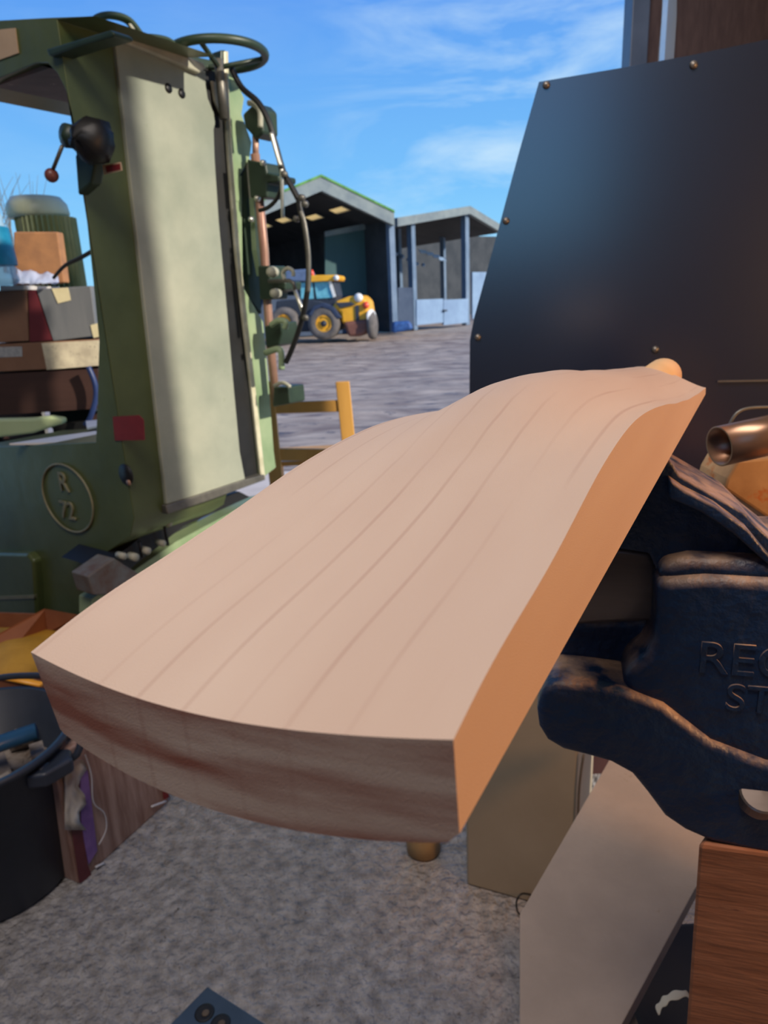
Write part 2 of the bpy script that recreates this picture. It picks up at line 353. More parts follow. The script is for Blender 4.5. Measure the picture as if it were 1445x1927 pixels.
lathe('beacon', T1(587, 519, -.3), EZ, [(.07, 0), (.08, .05), (.05, .18), (.001, .2)], m_red, t, n=14)
lathe('work_light', T1(633, 523, .02), T1.n, [(.001, 0), (.09, 0), (.09, .08), (.001, .1)], m_wht, t, n=14)
lathe('engine_cap', T1(675, 560, .25), T1.n, [(.001, 0), (.14, 0), (.14, .08), (.001, .1)], m_wht, t, n=14)
lathe('tail_light', T1(689, 574, .25), T1.n, [(.001, 0), (.11, 0), (.11, .1), (.001, .12)], m_red, t, n=14)
def wheel(px, py, rp, off, par, axis=None, mm=m_rub):
    c = T1(px, py, off); R = rp*24/1310; ax = (axis or -T1.n)
    w = lathe('wheel', c, ax, [(R*.5, -.02), (R*.62, -.06), (R*.92, -.05), (R, .03), (R, .4), (R*.9, .45), (R*.3, .45)], mm, par, n=28, cap=False)
    lathe('rim', c, ax, [(R*.001, .12), (R*.2, .10), (R*.2, .0), (R*.26, .02), (R*.4, .08), (R*.52, -.03), (R*.55, .03), (R*.55, .3)], m_yel, w, n=24)
    lathe('hub', c, ax, [(R*.2, .1), (R*.18, -.02), (R*.001, -.03)], m_blk, w, n=14); return w
wheel(609, 609, 29, .35, t); wheel(534, 606, 26, .3, t)
tp('mudguard', [(580, 592), (590, 576), (608, 570), (628, 578), (642, 598), (634, 600), (622, 584), (606, 578), (592, 584), (586, 596)], .42, .5, mat('mudguard_blue', (34, 46, 72), (46, 60, 86)), bevel=.02)
w = lathe('rear_wheel', T1(697, 612, .1), (T1.r+T1.n*.1), [(.2, -.05), (.42, -.04), (.46, .03), (.46, .15), (.3, .2)], m_rub, t, n=24)
lathe('mirror', T1(697, 596, .3), (T1.r-T1.n*-.6), [(.001, 0), (.22, .0), (.24, .05), (.001, .08)], m_wht, t, n=20)

# ================================================================ GREEN MACHINE
m_gd = mat('dark_green_enamel', (72, 82, 46), (90, 100, 60), scale=3, rough=.38, bump=.15, bscale=14, c3=(126, 128, 108), c3pos=.70)
m_gs = mat('grey_green_cover', (132, 138, 122), (156, 158, 140), scale=3.5, rough=.42, bump=.15, bscale=12, c3=(112, 128, 100), c3pos=.66)
m_gl = mat('light_green_paint', (122, 144, 106), (150, 166, 128), scale=5, rough=.4, c3=(170, 178, 150), c3pos=.7)
m_gdk = mat('deep_green_iron', (30, 46, 34), (44, 60, 44), scale=10, rough=.45)
m_black = mat('black_grease_and_shade', (13, 13, 13), (24, 23, 22), scale=15, rough=.5)  # black for hoses and grease; also stands in for shade in recesses
m_cream = mat('worn_cream', (150, 150, 132), (176, 172, 150), scale=14, rough=.5, c3=(110, 100, 84), c3pos=.66)
m_bright = mat('bright_steel', (190, 186, 172), (214, 210, 196), scale=18, rough=.3, metal=.8)
m_iron = mat('dull_iron', (92, 90, 84), (120, 116, 106), scale=16, rough=.45, metal=.5)
m_rustw = mat('worn_red_oxide', (104, 84, 78), (128, 108, 100), scale=10, rough=.7, c3=(180, 160, 150), c3pos=.62, stretch=(.6, 1, 1))
m_rod = mat('red_oxide_rod', (140, 100, 84), (176, 140, 118), scale=10, rough=.4, metal=.3, stretch=(4, 4, .5))
C0 = V((-.70, 1.87, 0))
SF = Plane(C0, 35)
FFp = Plane(C0, 125)          # front face; its "right" runs towards the viewer's right and nearer
FN = -SF.r                      # front face outward normal (towards viewer)
def FR(px, py, off=0): return PL(px, py, C0+FN*off, FN)
def SD(px, py, off=0): return SF(px, py, off)
g = thing('woodworking_machine', 'large old green cast iron woodworking machine with handwheel and R 72 badge', 'machine', (C0.x-.3, C0.y+.3, 0))
TH = SF.r*.36
corner_t, corner_b = FR(212, 70), FR(310, 955)
XC = lambda z: V((C0.x, C0.y, z))
zt = SD(212, 70).z; zb = SD(312, 955).z
frame = prism('frame', [XC(zt), XC(zb), FR(245, 1010), FR(200, 1040), FR(165, 1075), FR(152, 1140), FR(140, 1330), FR(-60, 1330), FR(-60, 843), FR(0, 841), FR(180, 832), FR(183, 760), FR(186, 640), FR(172, 500), FR(158, 370), FR(146, 290), FR(134, 212), FR(124, 170), FR(108, 138), FR(90, 118), FR(68, 118), FR(0, 146), FR(-60, 180), FR(-60, 42), FR(0, 38), FR(90, 33), FR(180, 30)], TH, m_gd, g, bevel=.012, seg=3)
prism('arm_soffit', [FR(-60, 180, -.02), FR(0, 146, -.02), FR(68, 120, -.02), FR(94, 128, -.02)], SF.r*.34, m_rustw, g)
# side cover: a sheet on the machine's flank, with wavy rear edge
sc_pts = [SD(216, 74, .012), SD(388, 134, .012), SD(388, 160, .012), SD(392, 185, .012), SD(403, 212, .012), SD(406, 232, .012), SD(403, 244, .012), SD(405, 300, .012), SD(413, 420, .012), SD(426, 560, .012), SD(440, 720, .012), SD(452, 850, .012), SD(462, 902, .012), SD(385, 928, .012), SD(314, 950, .012)]
cover = prism('side_cover', sc_pts, -SF.n*.03, m_gs, g, bevel=.004, seg=3)
for px, py in ((317, 166), (342, 176)):
    c = SD(px, py, .0125); lathe('bolt_hole', c, SF.n, [(.0001, -.002), (.011, -.002), (.012, .001), (.0001, .0012)], m_black, cover, n=18)
cap = prism('top_cap', [SD(206, 52, .03), SD(300, 82, .03), SD(384, 118, .03), SD(389, 128, .03), SD(377, 138, .03), SD(290, 102, .03), SD(208, 70, .03)], -SF.n*.35, m_cream, g, bevel=.006, seg=3)
prism('front_cap', [FR(86, 92, .02), FR(206, 56, .02), FR(214, 60, .02), FR(214, 68, .02), FR(150, 86, .02), FR(92, 106, .02)], SF.r*.05, m_gdk, g, bevel=.005)
prism('cover_bottom_lip', [SD(312, 952, .02), SD(460, 903, .02), SD(498, 893, .02), SD(500, 903, .02), SD(400, 940, .02), SD(316, 968, .02)], -SF.n*.05, m_iron, g, bevel=.003)
# dark recess and rail plates to the right of the cover
prism('recess', [SD(372, 125, -.01), SD(425, 140, -.01), SD(432, 300, -.01), SD(450, 560, -.01), SD(485, 900, -.01), SD(440, 915, -.01), SD(395, 500, -.01)], -SF.n*.25, m_black, g)  # solid black block; the gap's shade is put into its colour
prism('inner_plate', [SD(398, 152, .0), SD(420, 160, .0), SD(421, 214, .0), SD(416, 216, .0), SD(404, 190, .0)], -SF.n*.006, m_cream, g)
prism('backing_plate', [SD(425, 140, -.01), SD(445, 150, -.01), SD(460, 185, -.01), SD(455, 215, -.01), SD(474, 268, -.01), SD(470, 300, -.01), SD(452, 330, -.01), SD(452, 380, -.01), SD(432, 380, -.01)], -SF.n*.05, m_gl, g, bevel=.003)
prism('rail_plate', [SD(432, 330, -.012), SD(455, 330, -.012), SD(458, 540, -.012), SD(496, 606, -.012), SD(505, 700, -.012), SD(516, 850, -.012), SD(520, 880, -.012), SD(492, 902, -.012), SD(470, 700, -.012), SD(450, 500, -.012)], -SF.n*.05, m_gl, g, bevel=.004, seg=3)
prism('dark_web', [SD(452, 330, -.016), SD(472, 305, -.016), SD(484, 480, -.016), SD(492, 590, -.016), SD(470, 560, -.016)], -SF.n*.05, m_gdk, g)
rail = [(424, 96), (426, 180), (430, 260), (438, 370), (447, 480), (460, 600), (472, 700), (483, 800), (494, 900)]
bm = bmesh.new(); add_prism(bm, [SD(x-2, y, .004) for x, y in rail]+[SD(x+6, y, .004) for x, y in rail[::-1]], -SF.n*.012); mk('vertical_rail', bm, mat('rail_edge_paint', (176, 172, 140), (206, 200, 172), scale=18, rough=.35), g, bevel=.003)
bm = bmesh.new(); add_prism(bm, [SD(x, y, .0) for x, y in ((470, 300), (474, 300), (480, 350), (482, 370), (476, 372))], -SF.n*.03); mk('edge_strip', bm, m_cream, g)
prism('pointed_bracket', [SD(477, 372, .01), SD(484, 372, .01), SD(489, 420, .01), SD(491, 520, .01), SD(482, 470, .01)], -SF.n*.02, m_gl, g, bevel=.002)
# screw rod with the guide blocks
BS = V((0, 0, 0))+C0+SF.r*.58
def BP(px, py, off=0): return PL(px, py, BS+FN*off, FN)   # plane parallel to the front, at the machine's rear
tube('guide_rod', [BP(480, 290), BP(497, 470), BP(508, 640), BP(520, 760)], .014, m_rod, g, n=16)
def blk(name, pts, m=m_gdk, th=.08, off=0, par=g): return prism(name, [BP(x, y, off) for x, y in pts], SF.r*th, m, par, bevel=.006, seg=3)
b1 = blk('guide_block', [(464, 300), (498, 306), (502, 326), (524, 330), (524, 342), (502, 344), (502, 372), (470, 372)], off=.03)
b2 = blk('guide_block', [(484, 500), (506, 500), (508, 528), (536, 530), (536, 546), (510, 550), (510, 564), (488, 564)], off=.03)
b3 = blk('guide_block', [(496, 614), (528, 606), (530, 628), (524, 650), (500, 655)], off=.03)
b4 = blk('guide_block', [(514, 728), (542, 728), (545, 760), (512, 766)], off=.03)
lathe('clamp_knob', BP(513, 512, .06), FN, [(.001, -.02), (.013, -.015), (.017, 0), (.013, .015), (.001, .02)], m_cream, b2, n=16)
lathe('clamp_knob', BP(519, 552, .06), FN, [(.001, -.02), (.012, -.015), (.015, 0), (.012, .015), (.001, .02)], m_cream, b2, n=16)
tube('handle_bar', [BP(506, 529, .06), BP(545, 528, .06), BP(553, 533, .06), BP(555, 545, .06)], .006, m_iron, b2)
tube('handle_loop', cat([BP(536, 526, .06), BP(532, 514, .06), BP(541, 505, .06), BP(551, 510, .06), BP(552, 520, .06)], 5), .006, m_cream, b2)
tube('stay_rod', [BP(553, 542, .05), BP(566, 576, .05), BP(573, 598, .05)], .006, m_bright, b2)
tube('pipe_clamp', cat([BP(510, 612, .06), BP(524, 603, .06), BP(538, 606, .06), BP(536, 618, .06)], 5), .009, m_gl, b3)
tube('bent_pipe', cat([BP(500, 664, .06), BP(522, 657, .06), BP(529, 664, .06), BP(530, 695, .06)], 6), .010, m_gl, b3)
tube('block_lip', cat([BP(516, 726, .05), BP(532, 720, .05), BP(546, 728, .05)], 5), .006, m_cream, b4)
lathe('bolt_head', BP(498, 307, .06), FN, [(.001, 0), (.008, 0), (.008, .012), (.001, .014)], m_bright, b1, n=10)
lathe('bolt_head', BP(487, 374, .06), FN, [(.001, 0), (.008, 0), (.008, .012), (.001, .014)], m_bright, b1, n=10)
lathe('bolt_head', SD(470, 413, .01), SF.n, [(.001, 0), (.008, 0), (.008, .01), (.001, .012)], m_bright, g, n=10)
mh = prism('top_housing', [BP(470, 200, .02), BP(480, 192, .02), BP(492, 205, .02), BP(494, 250, .02), BP(480, 262, .02), BP(460, 240, .02), BP(455, 215, .02)], SF.r*.07, m_gdk, g, bevel=.008, seg=3)
tube('oil_pipe', cat([BP(468, 194, .04), BP(478, 196, .04), BP(489, 210, .04), BP(490, 240, .04)], 5), .008, m_cream, mh)
tube('top_rod', [BP(481, 255, .0), BP(481, 305, 0)], .010, m_rod, g)
# cables and hoses
def hose(name, pts, r=.0055, m=m_black, off=.06, flat=1): return tube(name, cat([BP(x, y, off) for x, y in pts], 6), r, m, g, n=10, flat=flat)
hose('flat_strap', [(436, 130), (455, 165), (485, 192), (504, 225), (518, 270), (533, 322), (548, 350), (562, 376)], .0085, m_black)
hose('hose', [(494, 208), (512, 250), (524, 300), (531, 340), (522, 372), (505, 390), (488, 396)], .006, m_black)
hose('flat_strap', [(510, 250), (521, 290), (528, 312)], .006, m_bright, .075)
hose('steel_strip', [(530, 318), (531, 350), (532, 410)], .0055, m_bright, .07)
hose('long_hose', [(562, 376), (566, 400), (574, 430), (580, 480), (580, 530), (573, 580), (562, 622), (548, 660), (538, 682)], .0085, m_black, .06)
hose('hose_sleeve', [(566, 398), (573, 420), (580, 470), (581, 510), (580, 550)], .0065, m_iron, .075)
for px, py in ((568, 372), (574, 384), (558, 412), (535, 328), (575, 598)):
    lathe('hose_clip', BP(px, py, .07), FN, [(.001, -.008), (.009, -.006), (.009, .006), (.001, .008)], m_iron, g, n=10)
# handwheel: horizontal, above the rear of the machine
hc = BP(410, 104, .10); hr = (BP(474, 104, .1)-hc).length
hw = tube('handwheel', [hc+V((math.cos(a), math.sin(a), 0))*hr for a in [2*math.pi*i/48 for i in range(48)]], .012, m_gdk, g, closed=True, n=12)
for k in range(3):
    a = math.radians(20+120*k); tube('spoke', [hc-V((0, 0, .03)), hc+V((math.cos(a), math.sin(a), 0))*hr], .007, m_gdk, hw)
tube('wheel_shaft', [hc-V((0, 0, .16)), hc-V((0, 0, .01))], .013, m_iron, hw)
prism('upright_lug', [SD(416, 94, .0), SD(425, 94, .0), SD(428, 150, .0), SD(414, 145, .0)], -SF.n*.05, m_gdk, g, bevel=.003)
prism('top_bracket', [SD(352, 102, -.02), SD(398, 112, -.02), SD(418, 120, -.02), SD(440, 130, -.02), SD(458, 158, -.02), SD(440, 168, -.02), SD(395, 160, -.02)], -SF.n*.12, m_gdk, g, bevel=.006)
tube('lead', cat([SD(165, 50, -.04), SD(185, 33, -.04), SD(210, 29, -.04), SD(240, 38, -.04), SD(262, 64, -.04)], 6), .014, m_gdk, g, flat=.6)
tube('lead', cat([SD(255, 70, .0), SD(285, 70, .0), SD(315, 76, .0), SD(335, 92, .0), SD(352, 106, .0)], 6), .012, m_gdk, g, flat=.6)
tube('frayed_tape', cat([SD(245, 46, .0), SD(262, 66, .02), SD(300, 80, .03), SD(325, 82, .03), SD(346, 100, .03)], 5), .006, m_cream, g, flat=.5)
# lever cluster on the column's front
lv = lathe('lever_boss', FR(158, 262, .06), FN, [(.001, -.06), (.045, -.05), (.05, -.02), (.043, .0), (.025, .02), (.001, .025)], m_black, g, n=22)
for v_ in lv.data.vertices: v_.co += V((random.uniform(-1, 1), random.uniform(-1, 1), random.uniform(-1, 1)))*.004
lathe('boss_hub', FR(130, 256, .05), FN, [(.001, -.04), (.024, -.03), (.026, .01), (.001, .02)], m_gdk, lv, n=14)
prism('boss_bracket', [FR(140, 290, .02), FR(182, 290, .02), FR(172, 345, .02), FR(146, 368, .02)], SF.r*.03, m_gdk, lv, bevel=.006)
tube('lever_rod', [FR(117, 275, .07), FR(100, 318, .07)], .0045, m_iron, lv)
lathe('lever_ball', FR(97, 330, .07)+V((0, 0, 0)), FN, [(.016*math.sin(math.pi*i/10), -.016*math.cos(math.pi*i/10)) for i in range(11)], mat('red_brown_ball', (96, 50, 46), (112, 62, 56), rough=.4), lv, n=16)
# labels, badge, hole
m_tag = mat('red_sticker', (112, 24, 24), (126, 32, 30), scale=20, rough=.5)
m_lab = mat('paper_label', (176, 150, 120), (190, 162, 130), rough=.6)
q = prism('label_plate', [FR(194, 311, .001), FR(228, 305, .001), FR(231, 321, .001), FR(197, 329, .001)], FN*.002, m_lab, g)
prism('label_field', [FR(199, 313, .0032), FR(226, 308, .0032), FR(227, 319, .0032), FR(201, 325, .0032)], FN*.0008, m_tag, q)
prism('red_sticker', [FR(213, 784, .001), FR(262, 781, .001), FR(271, 790, .001), FR(273, 828, .001), FR(217, 829, .001)], FN*.002, m_tag, g)
prism('arm_label', [FR(-20, 58, .001), FR(30, 53, .001), FR(36, 100, .001), FR(-20, 120, .001)], FN*.002, m_lab, g)
hcx = FR(237, 893, -.004)
lathe('round_hole', FR(237, 893), FN, [(.001, -.0015), (.030, -.0015), (.030, .0016), (.001, .0016)], m_black, g, n=24)
lathe('hole_bush', FR(243, 908, .002), FN, [(.001, 0), (.008, 0), (.008, .004), (.001, .004)], m_rod, g, n=12)
bc = FR(126, 938, .004); X = FFp.r; bw = (FR(170, 938)-FR(82, 938)).length/2; bh = (FR(126, 880)-FR(126, 996)).length/2
m_badge = mat('rubbed_brass_green', (112, 112, 88), (132, 128, 100), scale=30, rough=.5)
bd = tube('badge_ring', [bc+X*(bw*math.cos(a))+EZ*(bh*math.sin(a)) for a in [2*math.pi*i/40 for i in range(40)]], .0035, m_badge, g, closed=True, n=8)
text('badge_letter', 'R', .085, .002, FR(119, 909, .003), X, EZ, m_badge, bd)
text('badge_number', '72', .080, .002, FR(127, 962, .003), X, EZ, m_badge, bd)
gb = prism('gear_box_cover', [FR(-50, 1040, .03), FR(50, 1042, .03), FR(62, 1056, .03), FR(66, 1110, .03), FR(70, 1180, .03), FR(-50, 1180, .03)], SF.r*.04, m_gd, g, bevel=.012, seg=3)
prism('cover_band', [FR(-50, 1124, .034), FR(64, 1120, .034), FR(64, 1126, .034), FR(-50, 1130, .034)], SF.r*.01, m_badge, gb)
# lower pedestal and the fittings beneath the frame's edge
UN = .18
def SU(px, py, off=-.12): return SD(px, py, off)
prism('pedestal', [SU(172, 1128), SU(215, 1100), SU(330, 1020), SU(480, 940), SU(540, 930), SU(540, 1300), SU(172, 1300)], -SF.n*.06, m_gl, g)
prism('under_shade', [SU(190, 1070, -.1), SU(330, 960, -.1), SU(450, 925, -.1), SU(470, 935, -.1), SU(345, 990, -.1), SU(240, 1075, -.1)], -SF.n*.2, m_black, g)  # black block painting the shade of the recess below the frame
prism('lower_bracket', [SU(165, 1085, -.06), SU(215, 1050, -.06), SU(262, 1080, -.06), SU(225, 1120, -.06), SU(175, 1120, -.06)], -SF.n*.08, mat('rusty_iron', (96, 70, 54), (110, 112, 108), scale=16, rough=.6), g, bevel=.004)
for px, py, r in ((230, 1046, .010), (252, 1048, .012), (275, 1036, .011), (304, 1022, .010), (316, 985, .009)):
    lathe('glint_bolt', SU(px, py, -.05), SF.n, [(.001, -.02), (r, -.02), (r, .01), (.001, .012)], m_cream, g, n=12)  # pale bolts added to stand in for glints in the dark recess
tube('stay_rod', [SU(262, 1018, -.06), SU(268, 1048, -.06)], .005, m_black, g); tube('stay_rod', [SU(308, 980, -.06), SU(316, 1026, -.06)], .005, m_black, g)

# ================================================================ THINGS BEHIND THE MACHINE, LEFT
YB = 2.95
def Q(px, py, y=YB): return D(px, py, y)
shelf_z = Q(90, 692).z
m_card = mat('brown_cardboard', (128, 92, 70), (142, 104, 80), scale=6, rough=.8)
m_cardl = mat('sunlit_cardboard', (186, 150, 116), (206, 170, 134), scale=7, rough=.8, c3=(110, 80, 62), c3pos=.66)
m_dkwood = mat('dark_wood', (58, 36, 30), (70, 46, 38), scale=5, rough=.6, stretch=(.3, 3, 3))
sh = thing('shelf_rack', 'dark brown shelf behind the green machine, holding cardboard boxes', 'shelf', (Q(60, 700).x, YB+.2, 0))
prism('board', [Q(-45, 706), Q(184, 694), Q(196, 768), Q(-45, 784)], V((0, .5, 0)), m_dkwood, sh)
for px in (-30, 176):
    a = Q(px, 780); box('leg', (a.x, YB+.25, a.z/2), (.05, .4, a.z), m_dkwood, sh)
def bx(name, pts, th, m, label, cat_, y=YB, **k): return tag(prism(name, [Q(x, yy, y) for x, yy in pts], V((0, th, 0)), m, **k), label, cat_)
m_greycard = mat('grey_printed_card', (104, 106, 108), (120, 120, 120), scale=4, rough=.6, stretch=(4, 1, .5))
m_tape = mat('cream_tape', (220, 205, 160), (232, 218, 176), rough=.6)
lb = bx('cardboard_box', [(-40, 650), (186, 638), (187, 690), (-40, 702)], .4, m_card, 'low brown cardboard box lying at the bottom of the shelf pile', 'box', bevel=.004)
prism('paper_label', [Q(-10, 653, YB-.002), Q(41, 652, YB-.002), Q(42, 671, YB-.002), Q(-10, 673, YB-.002)], V((0, .0015, 0)), mat('grey_label', (150, 150, 150), (180, 178, 176), scale=60), lb)
prism('sunlit_patch', [Q(78, 646, YB-.004), Q(186, 640, YB-.004), Q(186, 688, YB-.004), Q(88, 696, YB-.004)], V((0, .003, 0)), mat('sunlit_card_patch', (190, 176, 150), (225, 212, 180), scale=18, rough=.7, c3=(120, 100, 80), c3pos=.6), lb)  # sun patch on the box, put into the colour of a pale sheet
bx('cardboard_box', [(-40, 548), (50, 546), (54, 642), (-40, 647)], .3, m_card, 'plain brown cardboard box at the left edge, on top of the low box', 'box', bevel=.004)
bx('maroon_folder', [(53, 546), (66, 546), (98, 640), (56, 644)], .3, mat('maroon_card', (92, 26, 34), (106, 36, 42), rough=.6), 'maroon card sleeve wedged between the brown box and the grey box', 'folder')
gbx = bx('grey_box', [(68, 544), (170, 538), (182, 632), (100, 642)], .3, m_greycard, 'grey printed box with a cream tape tab, beside the green column', 'box', bevel=.003)
prism('tape_tab', [Q(97, 543, YB-.003), Q(128, 541, YB-.003), Q(133, 565, YB-.003), Q(109, 571, YB-.003)], V((0, .002, 0)), m_tape, gbx)
prism('tape_tab', [Q(170, 612, YB-.003), Q(184, 608, YB-.003), Q(186, 634, YB-.003), Q(176, 636, YB-.003)], V((0, .002, 0)), m_tape, gbx)
bx('flap', [(0, 538), (50, 537), (52, 545), (0, 547)], .3, mat('white_card', (200, 196, 188), rough=.7), 'thin white card sheet lying on the brown box under the bottle', 'card')
mo = thing('electric_motor', 'green finned electric motor with rounded cap, behind the boxes', 'motor', (Q(105, 530, 3.5).x, 3.6, Q(105, 536, 3.5).z))
mc = Q(108, 540, 3.55); R_ = (Q(163, 470, 3.55).x-Q(56, 470, 3.55).x)/2; H_ = Q(108, 410, 3.55).z-mc.z
bm = bmesh.new(); n = 72; lo, hi = [], []
for i in range(n):
    a = 2*math.pi*i/n; r = R_*(1.0 if i % 2 else .9); lo.append(mc+V((math.cos(a)*r, math.sin(a)*r, -.3))); 
add_prism(bm, lo, V((0, 0, H_+.3))); mk('finned_body', bm, mat('motor_green', (120, 128, 84), (140, 146, 100), scale=6, rough=.4), mo)
lathe('cap', mc+V((-.03, 0, H_)), EZ, [(R_*.95, 0), (R_*1.02, .02), (R_*.98, .06), (R_*.8, .09), (R_*.3, .098), (.001, .1)], mat('motor_cap_green', (176, 180, 148), (196, 198, 166), scale=6, rough=.4), mo)
a = Q(108, 540, 3.55); box('bracket', (a.x, 3.55, (a.z-.3)/2), (.2, .2, a.z-.3), m_gdk, mo)
bx('cardboard_box', [(25, 436), (108, 436), (121, 532), (25, 538)], .06, mat('amber_cardboard', (140, 98, 68), (176, 124, 80), scale=9, rough=.8), 'upright brown cardboard box with bent corner, in front of the finned motor', 'box', y=3.15, bevel=.006)
tag(tube('power_cable', cat([Q(100, 524, 2.9), Q(122, 500, 2.9), Q(150, 486, 2.9), Q(178, 470, 2.9)], 5), [.006+.003*(i/15) for i in range(16)], m_black), 'black cable running up from the boxes to the green column', 'cable')
# plastic bag
bm = bmesh.new(); nx, ny = 16, 6; gg = []
for i in range(nx+1):
    row = []
    for j in range(ny+1):
        px = 32+78*i/nx; t_ = j/ny; top = 506+3*math.sin(i*.9)+12*(i/nx)
        row.append(bm.verts.new(Q(px, 534+(top-534)*math.sin(t_*math.pi/2), 3.02+.1*t_)+V((0, random.uniform(-.008, .008), random.uniform(-.003, .003)))))
    gg.append(row)
for i in range(nx):
    for j in range(ny): bm.faces.new((gg[i][j], gg[i+1][j], gg[i+1][j+1], gg[i][j+1]))
tag(mk('plastic_bag', bm, glassy('thin_clear_film', (200, 212, 235), .65, .25), smooth=True, solid=.002), 'crumpled clear plastic bag on the box top behind the bottle', 'bag')
# bottle
bc_ = Q(-6, 537, 2.85); s_ = 2.9/1310
prof = [(30*s_, 0), (38*s_, 6*s_)]
for i in range(16):
    prof.append(((38-i*.6 - (1.8 if i % 2 else 0))*s_, (12+i*7)*s_))
prof += [(25*s_, 140*s_), (17*s_, 165*s_), (10*s_, 185*s_), (9*s_, 200*s_), (.001, 201*s_)]
bt = thing('water_bottle', 'ribbed clear blue plastic water bottle at the left edge on the boxes', 'bottle', bc_)
lathe('bottle_body', bc_, EZ, prof, glassy('blue_pet', (176, 208, 226), .55, .12), bt, n=28)
lathe('bottle_label', bc_, EZ, [(39*s_, 32*s_), (39.5*s_, 40*s_), (36*s_, 92*s_), (34*s_, 94*s_)], mat('teal_label', (14, 100, 130), (30, 130, 160), scale=12, rough=.4), bt, n=28, cap=False)
# sunlit green pail-like cover and white pieces, one painting sunlight, seen under the shelf
bx('green_guard', [(-40, 790), (60, 788), (92, 784), (118, 788), (118, 798), (92, 806), (60, 816), (-40, 828)], .05, mat('pale_green_paint', (188, 206, 150), (206, 220, 168), scale=4), 'pale green ragged-edged machine guard under the shelf at left', 'guard', y=2.86, bevel=.01)
zt_ = FR(60, 838).z+.001
tag(prism('sunlit_strip', [Z(18, 838, zt_), Z(110, 824, zt_), Z(182, 814, zt_), Z(182, 828, zt_), Z(110, 836, zt_)], V((0, 0, .006)), m_wht), 'long white strip standing in for sunlight on the green machine base', 'strip')  # white slab painting the sunlit top of the machine base
tag(prism('white_offcut', [Z(162, 798, zt_), Z(192, 795, zt_), Z(196, 803, zt_), Z(164, 810, zt_)], V((0, 0, .012)), m_wht, bevel=.003), 'short white offcut beside the column, above the long strip', 'offcut')
tag(tube('blue_hose', cat([Q(166, 690, 2.9), Q(178, 720, 2.9), Q(180, 750, 2.9), Q(170, 785, 2.9), Q(160, 800, 2.9)], 5), .011, mat('navy_rubber', (30, 44, 84), (44, 60, 104), rough=.35)), 'dark blue hose hanging under the shelf next to the column', 'hose')
bx('dark_machine_part', [(90, 800), (198, 790), (198, 850), (-40, 855), (-40, 832), (60, 826), (110, 815)], .05, m_black, 'black oily machine part in the gap under the shelf', 'machine part', y=2.98)
# twigs
tw = bmesh.new(); base = D(14, 440, 6)
for k in range(16):
    p = base+V((random.uniform(-.12, .1), random.uniform(-.2, .2), -.3)); pts = [p]; d = V((random.uniform(-.3, .45), 0, 1))
    for s in range(6):
        d = (d+V((random.uniform(-.25, .3), random.uniform(-.2, .2), .1))).normalized(); p = p+d*.13; pts.append(p)
    add_tube(tw, pts, [.007-.001*i for i in range(7)], 5)
add_tube(tw, [V((base.x, base.y, -.02)), V((base.x, base.y, base.z-.2))], .03, 6)
tag(mk('bare_shrub', tw, mat('twig_bark', (92, 90, 84), (112, 108, 100))), 'bare twiggy shrub outside, between the bottle and the motor', 'shrub')

# ================================================================ CHAIR
m_pine = mat('varnished_pine', (206, 148, 66), (224, 168, 86), scale=5, rough=.4, stretch=(1, 1, .25))
CH = Plane(D(645, 760, 3.55), 88)
ch = thing('wooden_chair', 'yellow varnished wooden chair outside, between the green machine and the yard', 'chair', (CH(580, 760).x, CH(580, 760).y, 0))
def legpost(px0, px1, top, par=ch, name='post'):
    a, b = CH(px0, top), CH(px0+0, 900); w = (CH(px0+26, 760)-CH(px0, 760)).length; f_ = V((b.x, b.y, 0))
    bx_, = [V((CH(px1, 900).x, CH(px1, 900).y, 0))]
    T = CH(px0, top); lowp = CH(px1, 900); d = (lowp-T); e = T+d*(T.z/(T.z-lowp.z))
    prism(name, [T, T+CH.r*w, e+CH.r*w, e], -CH.n*.035, m_pine, par, bevel=.004)
legpost(631, 650, 719); legpost(487, 506, 719)
prism('rail', [CH(510, 758, -.008), CH(636, 753, -.008), CH(637, 775, -.008), CH(510, 779, -.008)], -CH.n*.02, m_pine, ch, bevel=.003)
prism('rail', [CH(514, 844, -.008), CH(650, 846, -.008), CH(650, 868, -.008), CH(514, 867, -.008)], -CH.n*.02, m_pine, ch, bevel=.003)
sz = .44; a, b = CH(500, 900), CH(660, 900)
prism('seat', [V((a.x, a.y+.03, sz)), V((b.x, b.y+.03, sz)), V((b.x, b.y+.42, sz)), V((a.x, a.y+.42, sz))], V((0, 0, .025)), m_pine, ch, bevel=.005)
for px in (a.x+.02, b.x-.02): box('front_leg', (px, a.y+.4, sz/2), (.035, .035, sz), m_pine, ch, bevel=.003)

# ================================================================ BLACK GUARD PANEL (right)
m_panel = mat('glossy_black_sheet', (3, 15, 42), (4, 19, 50), scale=3, rough=.25, spec=1.0); m_panel.node_tree.nodes['Principled BSDF'].inputs['IOR'].default_value = 2.1
PN = Plane(D(1000, 500, 1.25), 106)
pn = thing('machine_guard_panel', 'tall dark glossy sheet panel with screws, behind the bat at right', 'panel', (PN(1150, 600).x, PN(1150, 600).y, 0))
pan = [(1014, 154), (1185, 125), (1300, 104), (1445, 74), (1800, 2)]
pts = [PN(*p) for p in pan]
e = PN(1800, 1300); pts += [V((e.x, e.y, .68))]; e = PN(890, 760); pts += [V((e.x, e.y, .68)), PN(883, 765), PN(884, 640), PN(892, 598), PN(938, 430), PN(975, 292)]
prism('sheet', pts, -PN.n*.006, m_panel, pn)
for px in (1500, 1780):
    a = PN(px, 900, -.02); box('leg', (a.x, a.y, .4), (.03, .03, .8), m_panel, pn)
m_scr = mat('dull_screw', (110, 106, 100), (140, 134, 126), rough=.4, metal=.6)
